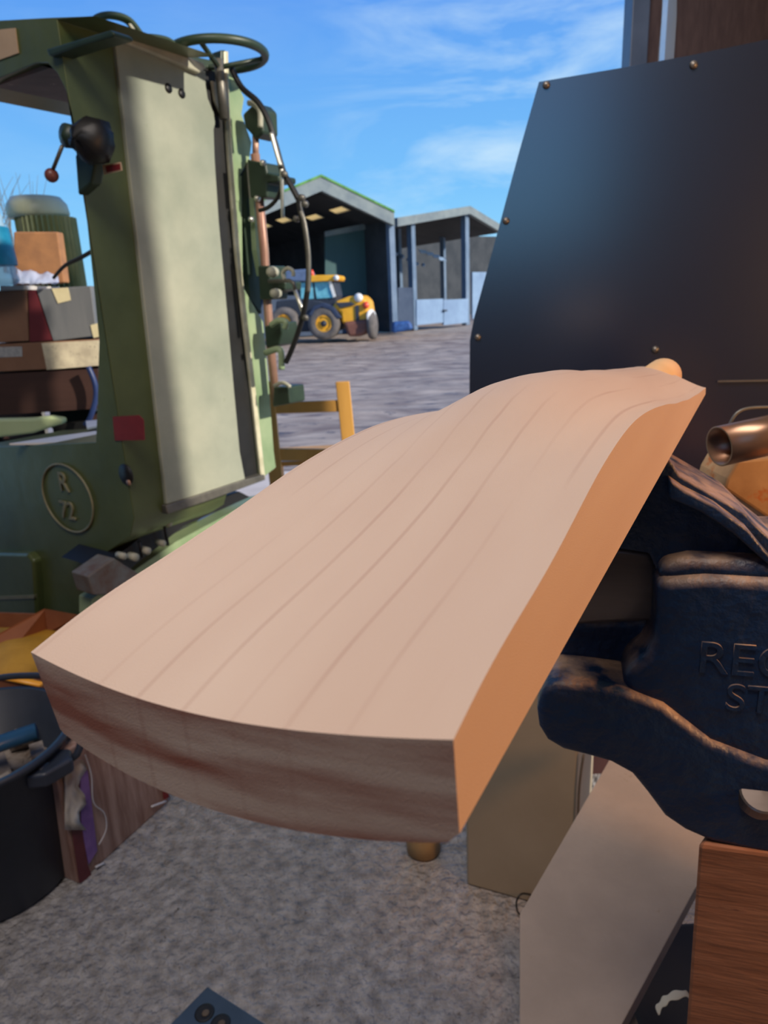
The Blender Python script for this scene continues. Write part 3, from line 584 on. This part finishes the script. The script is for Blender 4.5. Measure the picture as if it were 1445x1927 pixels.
for px, py in ((1305, 122), (1028, 160), (952, 416), (899, 635), (1233, 658)):
    lathe('screw', PN(px, py, .001), PN.n, [(.0001, .004), (.004, .0035), (.006, 0)], m_scr, pn, n=12)
prism('folded_edge', [PN(1350, 716, .002), PN(1800, 708, .002), PN(1800, 712, .002), PN(1350, 719, .002)], PN.n*.002, m_scr, pn)

# ================================================================ WORKBENCH
VY = .40
VP_ = Plane(D(1340, 1300, VY), 105)
m_ply = mat('red_brown_plywood', (140, 88, 58), (172, 114, 80), scale=7, rough=.6, stretch=(1.5, 1.5, 14), bump=.15, c3=(120, 72, 48), c3pos=.64)
m_mdf = mat('pale_mdf', (158, 140, 124), (176, 156, 138), scale=5, rough=.75, bump=.12, bscale=120, c3=(146, 124, 100), c3pos=.62)
m_mdfe = mat('mdf_edge', (84, 72, 60), (100, 88, 74), scale=10, rough=.8)
wb = thing('workbench', 'wooden workbench corner with red-brown plywood end carrying the blue vise', 'workbench', (VP_(1380, 1700).x, VP_(1380, 1700).y+.1, 0))
BPl = Plane(VP_.P+VP_.n*.008, 105)
a = BPl(1313, 1588); b = BPl(1290, 1927); e = a+(b-a)*(a.z/(a.z-b.z))
f = BPl(1900, 1600)
prism('end_panel', [a, V((f.x, f.y, a.z)), V((f.x, f.y, 0)), V((e.x, e.y, 0))], V((.22, .22, 0)), m_ply, wb, bevel=.003)
zsh = .52
slab = prism('low_shelf', [Z(1152, 1420, zsh), Z(978, 1720, zsh), Z(978, 2150, zsh), Z(1050, 2150, zsh), Z(1308, 1672, zsh), Z(1330, 1640, zsh), Z(1330, 1540, zsh), Z(1240, 1400, zsh)], V((0, 0, -.022)), [m_mdf], wb, bevel=.001)
slab['label'] = 'pale MDF shelf board with a dark lower edge'
q = Z(1010, 2000, zsh); box('shelf_leg', (q.x+.1, q.y+.05, (zsh-.022)/2), (.04, .04, zsh-.022), m_mdfe, wb)
cb = thing('beige_cabinet', 'beige sheet cabinet standing on the floor left of the pale shelf board', 'cabinet', Z(925, 1680))
A, B = Z(877, 1666), Z(1075, 1722); hgt = .62; away = V((-(B-A).y, (B-A).x, 0)).normalized()*.35
prism('cabinet_body', [A, B, B+away, A+away], V((0, 0, hgt)), mat('beige_paint', (142, 130, 110), (154, 142, 122), scale=3, rough=.55), cb, bevel=.008, seg=3)
CBn = V((A-B).cross(EZ)).normalized(); 
def CBP(px, py, off=.002):
    n_ = (B-A).cross(EZ).normalized(); 
    if n_.dot(CAM-A) < 0: n_ = -n_
    return PL(px, py, A+n_*off, n_)
tube('door_seam', cat([CBP(1098, 1420), CBP(1090, 1480), CBP(1087, 1550)], 5), .0025, m_mdfe, cb, n=6)
n_ = away.normalized()
P_ = Z(1125, 1500, .3)
a, b = D(1085, 1400, P_.y+.45), D(1190, 1400, P_.y+.45)
tag(prism('maroon_filler', [V((a.x, a.y, 0)), V((b.x, b.y, 0)), V((b.x, b.y, a.z)), V((a.x, a.y, a.z))], V((0, .15, 0)), mat('dark_maroon_fill', (58, 30, 30), (72, 40, 38), scale=6)), 'dark maroon block added to fill the gap between the beige cabinet and the pale shelf board', 'box')  # added block that keeps the gap dark in front of sunlit floor
tag(tube('cable_loop', cat([Z(1000, 1684, .02), Z(982, 1682, .05), Z(972, 1696, .04), Z(974, 1716, .02), Z(984, 1724, .01)], 6), .002, m_black), 'thin black cable loop poking out beside the beige cabinet foot', 'cable')
tag(tube('wood_shaving', cat([D(1236, 1903, .5), D(1246, 1888, .5), D(1262, 1876, .5), D(1290, 1870, .5), D(1300, 1880, .5)], 6), [.004+.001*math.sin(i) for i in range(25)], mat('cream_shaving', (214, 200, 172), (226, 214, 190)), flat=.15), 'curled cream wood shaving beside the plywood bench end at bottom right', 'shaving')
tag(box('shade_block', (Z(1230, 1850, .2).x+.05, Z(1230, 1850, .2).y+.0, .10), (.2, .22, .2), m_black, bevel=.01), 'black block added as the shadow under the pale shelf board', 'shade block')  # added black block painting the dark region below the shelf

# ================================================================ VISE
m_vise = mat('blue_vise_paint', (14, 37, 66), (22, 48, 80), scale=12, rough=.42, bump=.35, bscale=90, c3=(92, 84, 80), c3pos=.70, dust=(176, 144, 118), dustamt=.95)
m_vd = mat('vise_dust_letter', (84, 72, 66), (132, 108, 90), scale=60, rough=.7)
m_slide = mat('vise_slide_steel', (110, 98, 92), (140, 128, 120), scale=8, rough=.3, metal=.6, stretch=(.3, 1, 3))
vc = VP_(1380, 1600)
vs = thing('bench_vise', 'dusty dark blue cast iron bench vise with raised RE and ST lettering', 'vise', vc)
def VV(px, py, off=0): return VP_(px, py, off)
def vpr(name, pts, off, th, m=m_vise, bevel=.006, seg=4, par=vs): return prism(name, [VV(x, y, off) for x, y in pts], -VP_.n*th, m, par, bevel=bevel, seg=seg)
vpr('body', [(1237, 1092), (1330, 1085), (1445, 1092), (1700, 1100), (1700, 1560), (1445, 1520), (1380, 1500), (1310, 1480), (1255, 1420), (1200, 1330), (1172, 1300), (1180, 1262), (1215, 1235), (1232, 1205), (1238, 1150)], 0, .12, bevel=.012)
vpr('swivel_base', [(1010, 1338), (1014, 1370), (1030, 1396), (1060, 1414), (1100, 1424), (1150, 1438), (1190, 1460), (1218, 1494), (1252, 1540), (1290, 1566), (1340, 1588), (1445, 1610), (1700, 1640), (1700, 1480), (1445, 1440), (1340, 1400), (1250, 1330), (1172, 1300), (1100, 1290), (1040, 1284), (1018, 1300)], .006, .16, bevel=.010)
vpr('slide_box', [(1040, 1170), (1230, 1165), (1236, 1208), (1180, 1262), (1168, 1300), (1040, 1292)], -.035, .07, bevel=.006)
vpr('slide_bar', [(1040, 1060), (1120, 1036), (1170, 1032), (1225, 1040), (1236, 1060), (1236, 1170), (1040, 1180)], -.03, .05, m=m_slide, bevel=.004)
vpr('jaw', [(1170, 960), (1235, 870), (1262, 868), (1280, 896), (1330, 925), (1400, 965), (1445, 1010), (1560, 1100), (1560, 1110), (1236, 1075), (1222, 1042), (1160, 1032)], -.02, .08, bevel=.010)
vpr('jaw_rib', [(1262, 905), (1290, 925), (1350, 955), (1410, 1000), (1460, 1060), (1460, 1075), (1430, 1050), (1380, 1005), (1320, 965), (1262, 940)], -.004, .05, bevel=.006)
vpr('shoulder', [(1240, 1062), (1300, 1050), (1445, 1056), (1700, 1060), (1700, 1110), (1445, 1104), (1300, 1100), (1242, 1104)], -.006, .10, bevel=.008)
lathe('pivot_bolt', VV(1432, 1494, .006), (VP_.n*.6+EZ).normalized(), [(.0001, .0022), (.0122, .0020), (.0135, .0010), (.0135, -.01)], m_slide, vs, n=32, smooth=False)
lathe('boss', VV(1370, 1478, .0), (VP_.n+EZ*.6).normalized(), [(.0001, .005), (.006, .004), (.010, -.006)], m_vise, vs, n=20)
ls = (VV(1340, 1215)-VV(1340, 1275)).length
text('letters', 'REC', ls*1.38, .0006, VV(1402, 1246, .0006), VP_.r, EZ, m_vise, vs)
text('letters', 'ST', ls*1.2, .0006, VV(1410, 1318, .0006), VP_.r, EZ, m_vise, vs)
# steel pipe and block beside the vise
PP = D(1353, 840, .62); pax = (V((1, -.05, .12))+V((0, .25, 0))).normalized()
pr = .0185
pip = lathe('steel_pipe', PP, pax, [(pr*.9, .06), (pr*.9, 0), (pr, 0), (pr, .11), (pr*.9, .11), (pr*.9, .06)], mat('worn_pipe_steel', (150, 116, 92), (176, 140, 114), scale=9, rough=.3, metal=.7, stretch=(.5, 2, 2)), cap=False, n=36)
tag(pip, 'open-ended steel pipe pointing left above the blue vise', 'pipe')
tag(prism('wood_block', [D(1388, 866, .66), D(1600, 850, .66), D(1600, 1080, .66), D(1362, 920, .66), D(1368, 900, .66)], V((.0, .06, 0)), mat('dusty_orange_block', (150, 112, 74), (196, 160, 116), scale=9, rough=.7, c3=(176, 104, 50), c3pos=.58), bevel=.003), 'dusty orange-brown wooden block under the steel pipe behind the vise', 'block')
tag(tube('wire', cat([D(1372, 800, .64), D(1386, 778, .64), D(1410, 768, .64), D(1460, 766, .64)], 5), .0015, m_iron), 'thin grey wire arching over the steel pipe', 'wire')

# ================================================================ CRICKET BAT
RB = Matrix(((0.47584309, -0.87859152, -0.04062375), (0.87953014, 0.47532012, 0.02230517), (-0.00028785, -0.04634357, 0.99892552)))
OB = V((0.01047169, 0.09768171, CAMZ-0.08930139))
MB_ = RB.to_4x4(); MB_.translation = OB
def interp(tab, x):
    if x <= tab[0][0]: return tab[0][1]
    for (a, b), (c, d) in zip(tab, tab[1:]):
        if x <= c:
            t_ = (x-a)/(c-a); t_ = t_*t_*(3-2*t_)*.35+t_*.65; return b+(d-b)*t_
    return tab[-1][1]
EDG = [(0, 20), (14, 23.6), (30, 25.4), (50, 27), (73, 30), (88, 33), (119, 38), (145, 40.6), (166, 41.8), (185, 42), (211, 40.7), (240, 38.2), (274, 34.5), (340, 26), (420, 17.5), (500, 11), (560, 7)]
SPN = [(0, 0), (60, 0), (90, 3), (120, 9), (150, 14), (200, 15.8), (243, 17.5), (294, 19.5), (394, 21), (480, 21), (560, 20)]
LB, WB = 560.0, 108.0
SPN = [(0, 0), (90, 0), (120, 2.5), (150, 8), (175, 12.5), (200, 15.5), (243, 17.5), (294, 19.5), (394, 21), (480, 21), (560, 20)]
ECACHE = {}
def esm(s):
    if s not in ECACHE:
        ws = [(d, math.exp(-d*d/2/11**2)) for d in range(-30, 31, 3)]
        f = lambda x: interp(EDG, x) if x >= 0 else 2*EDG[0][1]-interp(EDG, -x)
        g_ = lambda x: f(x) if x <= 560 else 14-f(1120-x)
        ECACHE[s] = sum(w*g_(s+d) for d, w in ws)/sum(w for d, w in ws)
    return ECACHE[s]
def topz(s, t):
    e = esm(s); a = t/WB; rdg = max(0, 1-abs(2*a-1)**1.6)
    rdg = math.sin(math.pi*a)**(1.3 if a < .5 else 3.0)
    dip = -3.2*max(0, 1-s/90)*math.sin(math.pi*a)
    lw = -1.8*a*max(0, 1-s/60)
    return e + interp(SPN, s)*rdg + dip + lw
def botz(s, t):
    a = t/WB; return -6.0*math.sin(math.pi*min(1, a*1.0))**.8 - 1.5*a*(1-a)
def edge_in(s):  # shoulders narrow at the far end
    return 0 if s < 500 else (s-500)/60*1.0
bm = bmesh.new(); NS, NT = 120, 48; top, bot = [], []
for i in range(NS+1):
    s = LB*(i/NS)**1.25; r1, r2 = [], []
    for j in range(NT+1):
        a = j/NT; t_ = WB*a; bul = -4.2*4*a*(1-a)*max(0, 1-s/110)
        # far end slants: the shoulder on the left stops shorter
        ss = s+bul
        r1.append(bm.verts.new((ss/1000, t_/1000, topz(s, t_)/1000)))
        cor = 4.5*max(0, (a-.93)/.07)**2
        r2.append(bm.verts.new((ss/1000, (t_-cor)/1000, (botz(s, t_)+ (1.5*max(0, (a-.93)/.07)**2) + (1.6 if j == 0 else 0))/1000)))
    top.append(r1); bot.append(r2)
for i in range(NS):
    for j in range(NT):
        bm.faces.new((top[i][j], top[i+1][j], top[i+1][j+1], top[i][j+1])); bm.faces.new((bot[i][j], bot[i][j+1], bot[i+1][j+1], bot[i+1][j]))
    bm.faces.new((top[i][0], bot[i][0], bot[i+1][0], top[i+1][0])); bm.faces.new((top[i][NT], top[i+1][NT], bot[i+1][NT], bot[i][NT]))
NV = 1
for j in range(NT):
    bm.faces.new((top[0][j], top[0][j+1], bot[0][j+1], bot[0][j])); bm.faces.new((top[NS][j], bot[NS][j], bot[NS][j+1], top[NS][j+1]))
def wood(name):
    m = bpy.data.materials.new(name); m.use_nodes = True; n = m.node_tree; b = n.nodes['Principled BSDF']
    b.inputs['Roughness'].default_value = .62; b.inputs['Specular IOR Level'].default_value = .25
    t = nd(n, 'ShaderNodeTexCoord'); L_ = n.links.new
    s1 = nd(n, 'ShaderNodeMapping'); s1.inputs['Scale'].default_value = (1.6, 9, 14); L_(t.outputs['Object'], s1.inputs[0])
    z1 = nd(n, 'ShaderNodeTexNoise'); z1.inputs['Scale'].default_value = 1.6; z1.inputs['Detail'].default_value = 4; L_(s1.outputs[0], z1.inputs[0])
    r1 = nd(n, 'ShaderNodeValToRGB'); r1.color_ramp.elements[0].position = .3; r1.color_ramp.elements[1].position = .7
    r1.color_ramp.elements[0].color = lin((190, 162, 142)); r1.color_ramp.elements[1].color = lin((204, 180, 160)); L_(z1.outputs[0], r1.inputs[0])
    # growth rings: a few thin reddish lines along the blade
    wv = nd(n, 'ShaderNodeTexWave', wave_type='BANDS', bands_direction='Y'); wv.inputs['Scale'].default_value = 25; wv.inputs['Distortion'].default_value = 1.5; wv.inputs['Detail'].default_value = 2; wv.inputs['Detail Scale'].default_value = .6
    s2 = nd(n, 'ShaderNodeMapping'); s2.inputs['Scale'].default_value = (.22, 1.0, .35); L_(t.outputs['Object'], s2.inputs[0]); L_(s2.outputs[0], wv.inputs[0])
    r2 = nd(n, 'ShaderNodeValToRGB'); r2.color_ramp.elements[0].position = .955; r2.color_ramp.elements[1].position = 1.0
    r2.color_ramp.elements[1].color = (.27, .27, .27, 1); L_(wv.outputs['Color'], r2.inputs[0])
    zl = nd(n, 'ShaderNodeTexNoise'); zl.inputs['Scale'].default_value = 14; zl.inputs['Detail'].default_value = 3; s4 = nd(n, 'ShaderNodeMapping'); s4.inputs['Scale'].default_value = (.5, 1.6, .5); L_(t.outputs['Object'], s4.inputs[0]); L_(s4.outputs[0], zl.inputs[0])
    rl = nd(n, 'ShaderNodeMapRange'); rl.inputs[1].default_value = .42; rl.inputs[2].default_value = .62; L_(zl.outputs[0], rl.inputs[0])
    ml = nd(n, 'ShaderNodeMath', operation='MULTIPLY'); L_(rl.outputs[0], ml.inputs[0]); L_(r2.outputs[0], ml.inputs[1])
    x1 = nd(n, 'ShaderNodeMixRGB'); x1.inputs[2].default_value = lin((146, 98, 82)); L_(ml.outputs[0], x1.inputs[0]); L_(r1.outputs[0], x1.inputs[1])
    # end grain and heart streaks: fine reddish streaks across the toe
    s3 = nd(n, 'ShaderNodeMapping'); s3.inputs['Scale'].default_value = (30, 7, 60); L_(t.outputs['Object'], s3.inputs[0])
    z3 = nd(n, 'ShaderNodeTexNoise'); z3.inputs['Scale'].default_value = 2.2; z3.inputs['Detail'].default_value = 6; L_(s3.outputs[0], z3.inputs[0])
    sp = nd(n, 'ShaderNodeSeparateXYZ'); L_(t.outputs['Normal'], sp.inputs[0])
    eg = nd(n, 'ShaderNodeMapRange'); eg.inputs[1].default_value = -.6; eg.inputs[2].default_value = -.9; eg.inputs[3].default_value = 0; eg.inputs[4].default_value = .95; L_(sp.outputs['X'], eg.inputs[0])
    q3 = nd(n, 'ShaderNodeMapRange'); q3.inputs[1].default_value = .38; q3.inputs[2].default_value = .66; L_(z3.outputs[0], q3.inputs[0])
    m3 = nd(n, 'ShaderNodeMath', operation='MULTIPLY'); L_(eg.outputs[0], m3.inputs[0]); L_(q3.outputs[0], m3.inputs[1])
    x2 = nd(n, 'ShaderNodeMixRGB'); x2.inputs[2].default_value = lin((142, 84, 66)); L_(m3.outputs[0], x2.inputs[0]); L_(x1.outputs[0], x2.inputs[1])
    L_(x2.outputs[0], b.inputs['Base Color'])
    zb = nd(n, 'ShaderNodeTexNoise'); zb.inputs['Scale'].default_value = 2600; zb.inputs['Detail'].default_value = 4; L_(t.outputs['Object'], zb.inputs[0])
    bp_ = nd(n, 'ShaderNodeBump'); bp_.inputs['Strength'].default_value = .45; bp_.inputs['Distance'].default_value = .0003; L_(zb.outputs[0], bp_.inputs['Height']); L_(bp_.outputs[0], b.inputs['Normal'])
    return m
m_will = wood('sanded_willow')
bat = thing('cricket_bat', 'pale sanded willow cricket bat blade held level in front of the blue vise', 'cricket bat', OB)
bl = mk('blade', bm, m_will); bl.matrix_world = MB_
for p in bl.data.polygons: p.use_smooth = abs(p.normal.z) > .5
bl.parent = bat; bl.matrix_parent_inverse = Matrix.Translation(OB).inverted(); bl.matrix_basis = MB_
es = bl.modifiers.new('e', 'EDGE_SPLIT'); es.split_angle = math.radians(50)
hd = lathe('handle', MB_ @ V((.545, .040, .0125)), MB_.to_3x3() @ V((1, .0, .0)), [(.0165, 0), (.0165, .065), (.0155, .072), (.0001, .073)], mat('cane_handle', (214, 170, 118), (226, 184, 134), scale=6, rough=.6, stretch=(1, 1, 1)), bat, n=28)

# ================================================================ FLOOR CLUTTER
m_bkt = mat('black_bucket_plastic', (34, 41, 54), (50, 57, 70), scale=5, rough=.45, c3=(78, 84, 94), c3pos=.70)
bkc = Z(-62, 1392, .36); bkc.z = 0
bk_ = thing('bucket', 'black plastic builder\'s bucket at the left edge, filled with rubbish', 'bucket', bkc)
lathe('bucket_body', bkc, EZ, [(.001, .0), (.165, 0), (.172, .01), (.205, .345), (.218, .348), (.220, .362), (.206, .362), (.166, .015), (.001, .012)], m_bkt, bk_, n=64)
hp = bkc+V((.20, -.07, .335))
prism('lug_plate', [hp+V((-.03, -.035, -.0)), hp+V((.012, -.03, 0)), hp+V((.05, .02, 0)), hp+V((.03, .06, 0)), hp+V((.0, .06, 0))], V((0, 0, -.035)), m_bkt, bk_, bevel=.008, seg=3)
lathe('handle_lug', hp+V((-.01, 0, -.02)), V((1, -.25, 0)), [(.001, -.01), (.024, -.008), (.024, .012), (.001, .016)], m_bkt, bk_, n=16)
tube('bail_handle', cat([bkc+V((.222, -.02, .31)), bkc+V((.246, -.02, .325)), bkc+V((.256, .0, .36)), bkc+V((.25, .05, .40)), bkc+V((.20, .13, .41)), bkc+V((.08, .2, .40)), bkc+V((-.1, .2, .38)), bkc+V((-.22, .02, .33))], 6), .008, m_bkt, bk_)
tag(tube('blue_tube', [bkc+V((-.17, -.07, .30)), bkc+V((.13, .045, .345))], .019, mat('blue_pipe_plastic', (34, 74, 108), (46, 90, 124), rough=.3), n=20), 'blue plastic tube lying in the top of the black bucket', 'tube')
bm = bmesh.new()
for k in range(60):
    a = random.uniform(0, 6.28); r = random.uniform(0, .155); c = bkc+V((math.cos(a)*r, math.sin(a)*r, .24+random.uniform(-.02, .03)))
    X_ = V((random.uniform(-1, 1), random.uniform(-1, 1), random.uniform(-.4, .4))).normalized(); Y_ = X_.cross(EZ).normalized()
    add_box(bm, c, X_, Y_, X_.cross(Y_), random.uniform(.03, .08), random.uniform(.02, .05), .01)
add_prism(bm, [bkc+V((math.cos(i*math.pi/12)*.17, math.sin(i*math.pi/12)*.17, .16)) for i in range(24)], V((0, 0, .07)))
lit = tag(mk('rubbish', bm, mat('mixed_rubbish', (90, 74, 60), (170, 160, 150), scale=14, rough=.8)), 'brown and grey scraps filling the black bucket', 'rubbish'); lit['kind'] = 'stuff'
# wrapped package behind the bucket
A, B = Z(148, 1664), Z(318, 1508); dv = (B-A); nn = V((-dv.y, dv.x, 0)).normalized()*.05; hp_ = .33
wp = thing('wrapped_package', 'brown wood-grained package in clear plastic wrap beside the bucket', 'package', A)
prism('package_block', [A, B, B+nn, A+nn], V((0, 0, hp_)), mat('streaky_brown_wood', (132, 98, 84), (176, 146, 132), scale=6, rough=.5, stretch=(8, 8, .8), c3=(182, 160, 150), c3pos=.66), wp, bevel=.004)
m_nn = -nn.normalized()
def WPp(px, py, off=.003): return PL(px, py, A+m_nn*off, m_nn)
prism('purple_strip', [WPp(150, 1440), WPp(164, 1450), WPp(182, 1600), WPp(166, 1626), WPp(152, 1560)], m_nn*.002, mat('purple_print', (112, 78, 140), (140, 104, 164), scale=20, rough=.35), wp)
prism('red_end', [WPp(134, 1560), WPp(154, 1560), WPp(164, 1626), WPp(172, 1648), WPp(149, 1662)], m_nn*.002, mat('dark_red_print', (86, 32, 38), (104, 44, 48), scale=20, rough=.5), wp)
prism('red_corner', [WPp(304, 1470), WPp(316, 1474), WPp(317, 1500), WPp(308, 1504)], m_nn*.002, m_tag, wp)
bm = bmesh.new(); rows = []
for j in range(9):
    row = []
    for i in range(5):
        px = 122+(155+9*math.sin(j*1.7)-122)*i/4; py = 1430+(1562-1430)*j/8
        row.append(bm.verts.new(WPp(px, py, .010+.006*math.sin(i*2.1+j*1.3))))
    rows.append(row)
for j in range(8):
    for i in range(4): bm.faces.new((rows[j][i], rows[j][i+1], rows[j+1][i+1], rows[j+1][i]))
mk('torn_paper', bm, mat('torn_white_paper', (176, 166, 156), (196, 188, 178), scale=12, rough=.8), wp, smooth=True, solid=.001)
m_film = mat('shiny_film', (200, 196, 196), rough=.15)
tube('film_edge', cat([WPp(160, 1420, .012), WPp(172, 1460, .012), WPp(176, 1510, .012), WPp(196, 1530, .012), WPp(200, 1560, .012), WPp(186, 1590, .012)], 5), .0015, m_film, wp, n=6)
tube('film_edge', cat([WPp(180, 1632, .008), WPp(196, 1624, .008)], 4), .003, m_film, wp, n=6)
tube('film_edge', cat([WPp(285, 1518, .008), WPp(312, 1508, .008)], 4), .003, m_film, wp, n=6)
# carton with yellow contents
ct = thing('open_carton', 'open brown cardboard carton with yellow sacking at the machine foot', 'carton', (D(60, 1250, 1.45).x, 1.5, 0))
m_oc = mat('orange_brown_card', (140, 84, 54), (160, 100, 66), scale=5, rough=.8)
zc = .30
a_, b_, c_, d_ = Z(-160, 1260, zc), Z(60, 1290, zc), Z(150, 1165, zc+.03), Z(-60, 1150, zc)
for nm, p, q, h1, h2 in (('side', a_, b_, 0, 0), ('side', b_, c_, 0, 0), ('side', c_, d_, .015, .0), ('side', d_, a_, 0, 0)):
    dd = (q-p); dd.z = 0; nr = V((-dd.y, dd.x, 0)).normalized()*.006
    prism(nm, [V((p.x, p.y, 0)), V((q.x, q.y, 0)), V((q.x, q.y, q.z+h2)), V((p.x, p.y, p.z+h1))], nr, m_oc, ct)
prism('flap', [Z(-10, 1200, zc+.02), Z(84, 1148, zc+.05), Z(150, 1160, zc+.05), Z(90, 1190, zc-.03), Z(40, 1240, zc-.04), Z(-10, 1265, zc-.04)], V((0, 0, .005)), m_oc, ct)
bm = bmesh.new(); rows = []
for j in range(10):
    rows.append([bm.verts.new(a_.lerp(b_, i/12).lerp(d_.lerp(c_, i/12), j/9)*1.0+V((0, 0, -.05+.05*math.sin(math.pi*j/9)*math.sin(math.pi*i/12)+random.uniform(-.006, .006)))) for i in range(13)])
for j in range(9):
    for i in range(12): bm.faces.new((rows[j][i], rows[j][i+1], rows[j+1][i+1], rows[j+1][i]))
tag(mk('yellow_sack', bm, mat('yellow_sacking', (176, 130, 36), (206, 156, 52), scale=8, rough=.7), smooth=True, solid=.006, subsurf=1), 'mustard yellow sack inside the brown carton', 'sack')
tag(tube('yellow_strip', [Z(-60, 1262, .31), Z(78, 1288, .31)], .010, mat('bright_orange_plastic', (250, 165, 40), (255, 190, 70), rough=.35), flat=.6), 'bright orange-yellow strip across the front of the carton above the bucket', 'strip')
# wooden peg
pc = Z(797, 1600); lathe_ = lathe('wooden_peg', V((pc.x, pc.y+.0, 0)), EZ, [(.034, 0), (.040, .006), (.040, .06), (.036, .07), (.0001, .071)], mat('brassy_wood', (140, 112, 74), (166, 136, 92), scale=8, rough=.5), n=28)
tag(lathe_, 'short round wooden peg standing on the floor just below the bat toe', 'peg')
# steel plate
pz = .03
pts = [Z(390, 1856, pz), Z(520, 1940, pz), Z(420, 2060, pz), Z(290, 1958, pz)]
pl_ = thing('metal_plate', 'dark blue-grey metal plate with two holes on the floor', 'plate', Z(400, 1930))
prism('plate_body', pts, V((0, 0, -.028)), mat('blue_grey_steel', (52, 68, 84), (68, 84, 100), scale=7, rough=.4, metal=.3), pl_, bevel=.002)
for px, py in ((385, 1906), (415, 1926)):
    lathe('countersunk_hole', Z(px, py, pz), EZ, [(.0001, .0006), (.012, .0008), (.016, .0012), (.018, .0003)], m_black, pl_, n=24)
    lathe('hole_centre', Z(px+2, py+1, pz), EZ, [(.0001, .0022), (.006, .0020), (.007, .0012)], m_mdfe, pl_, n=16)
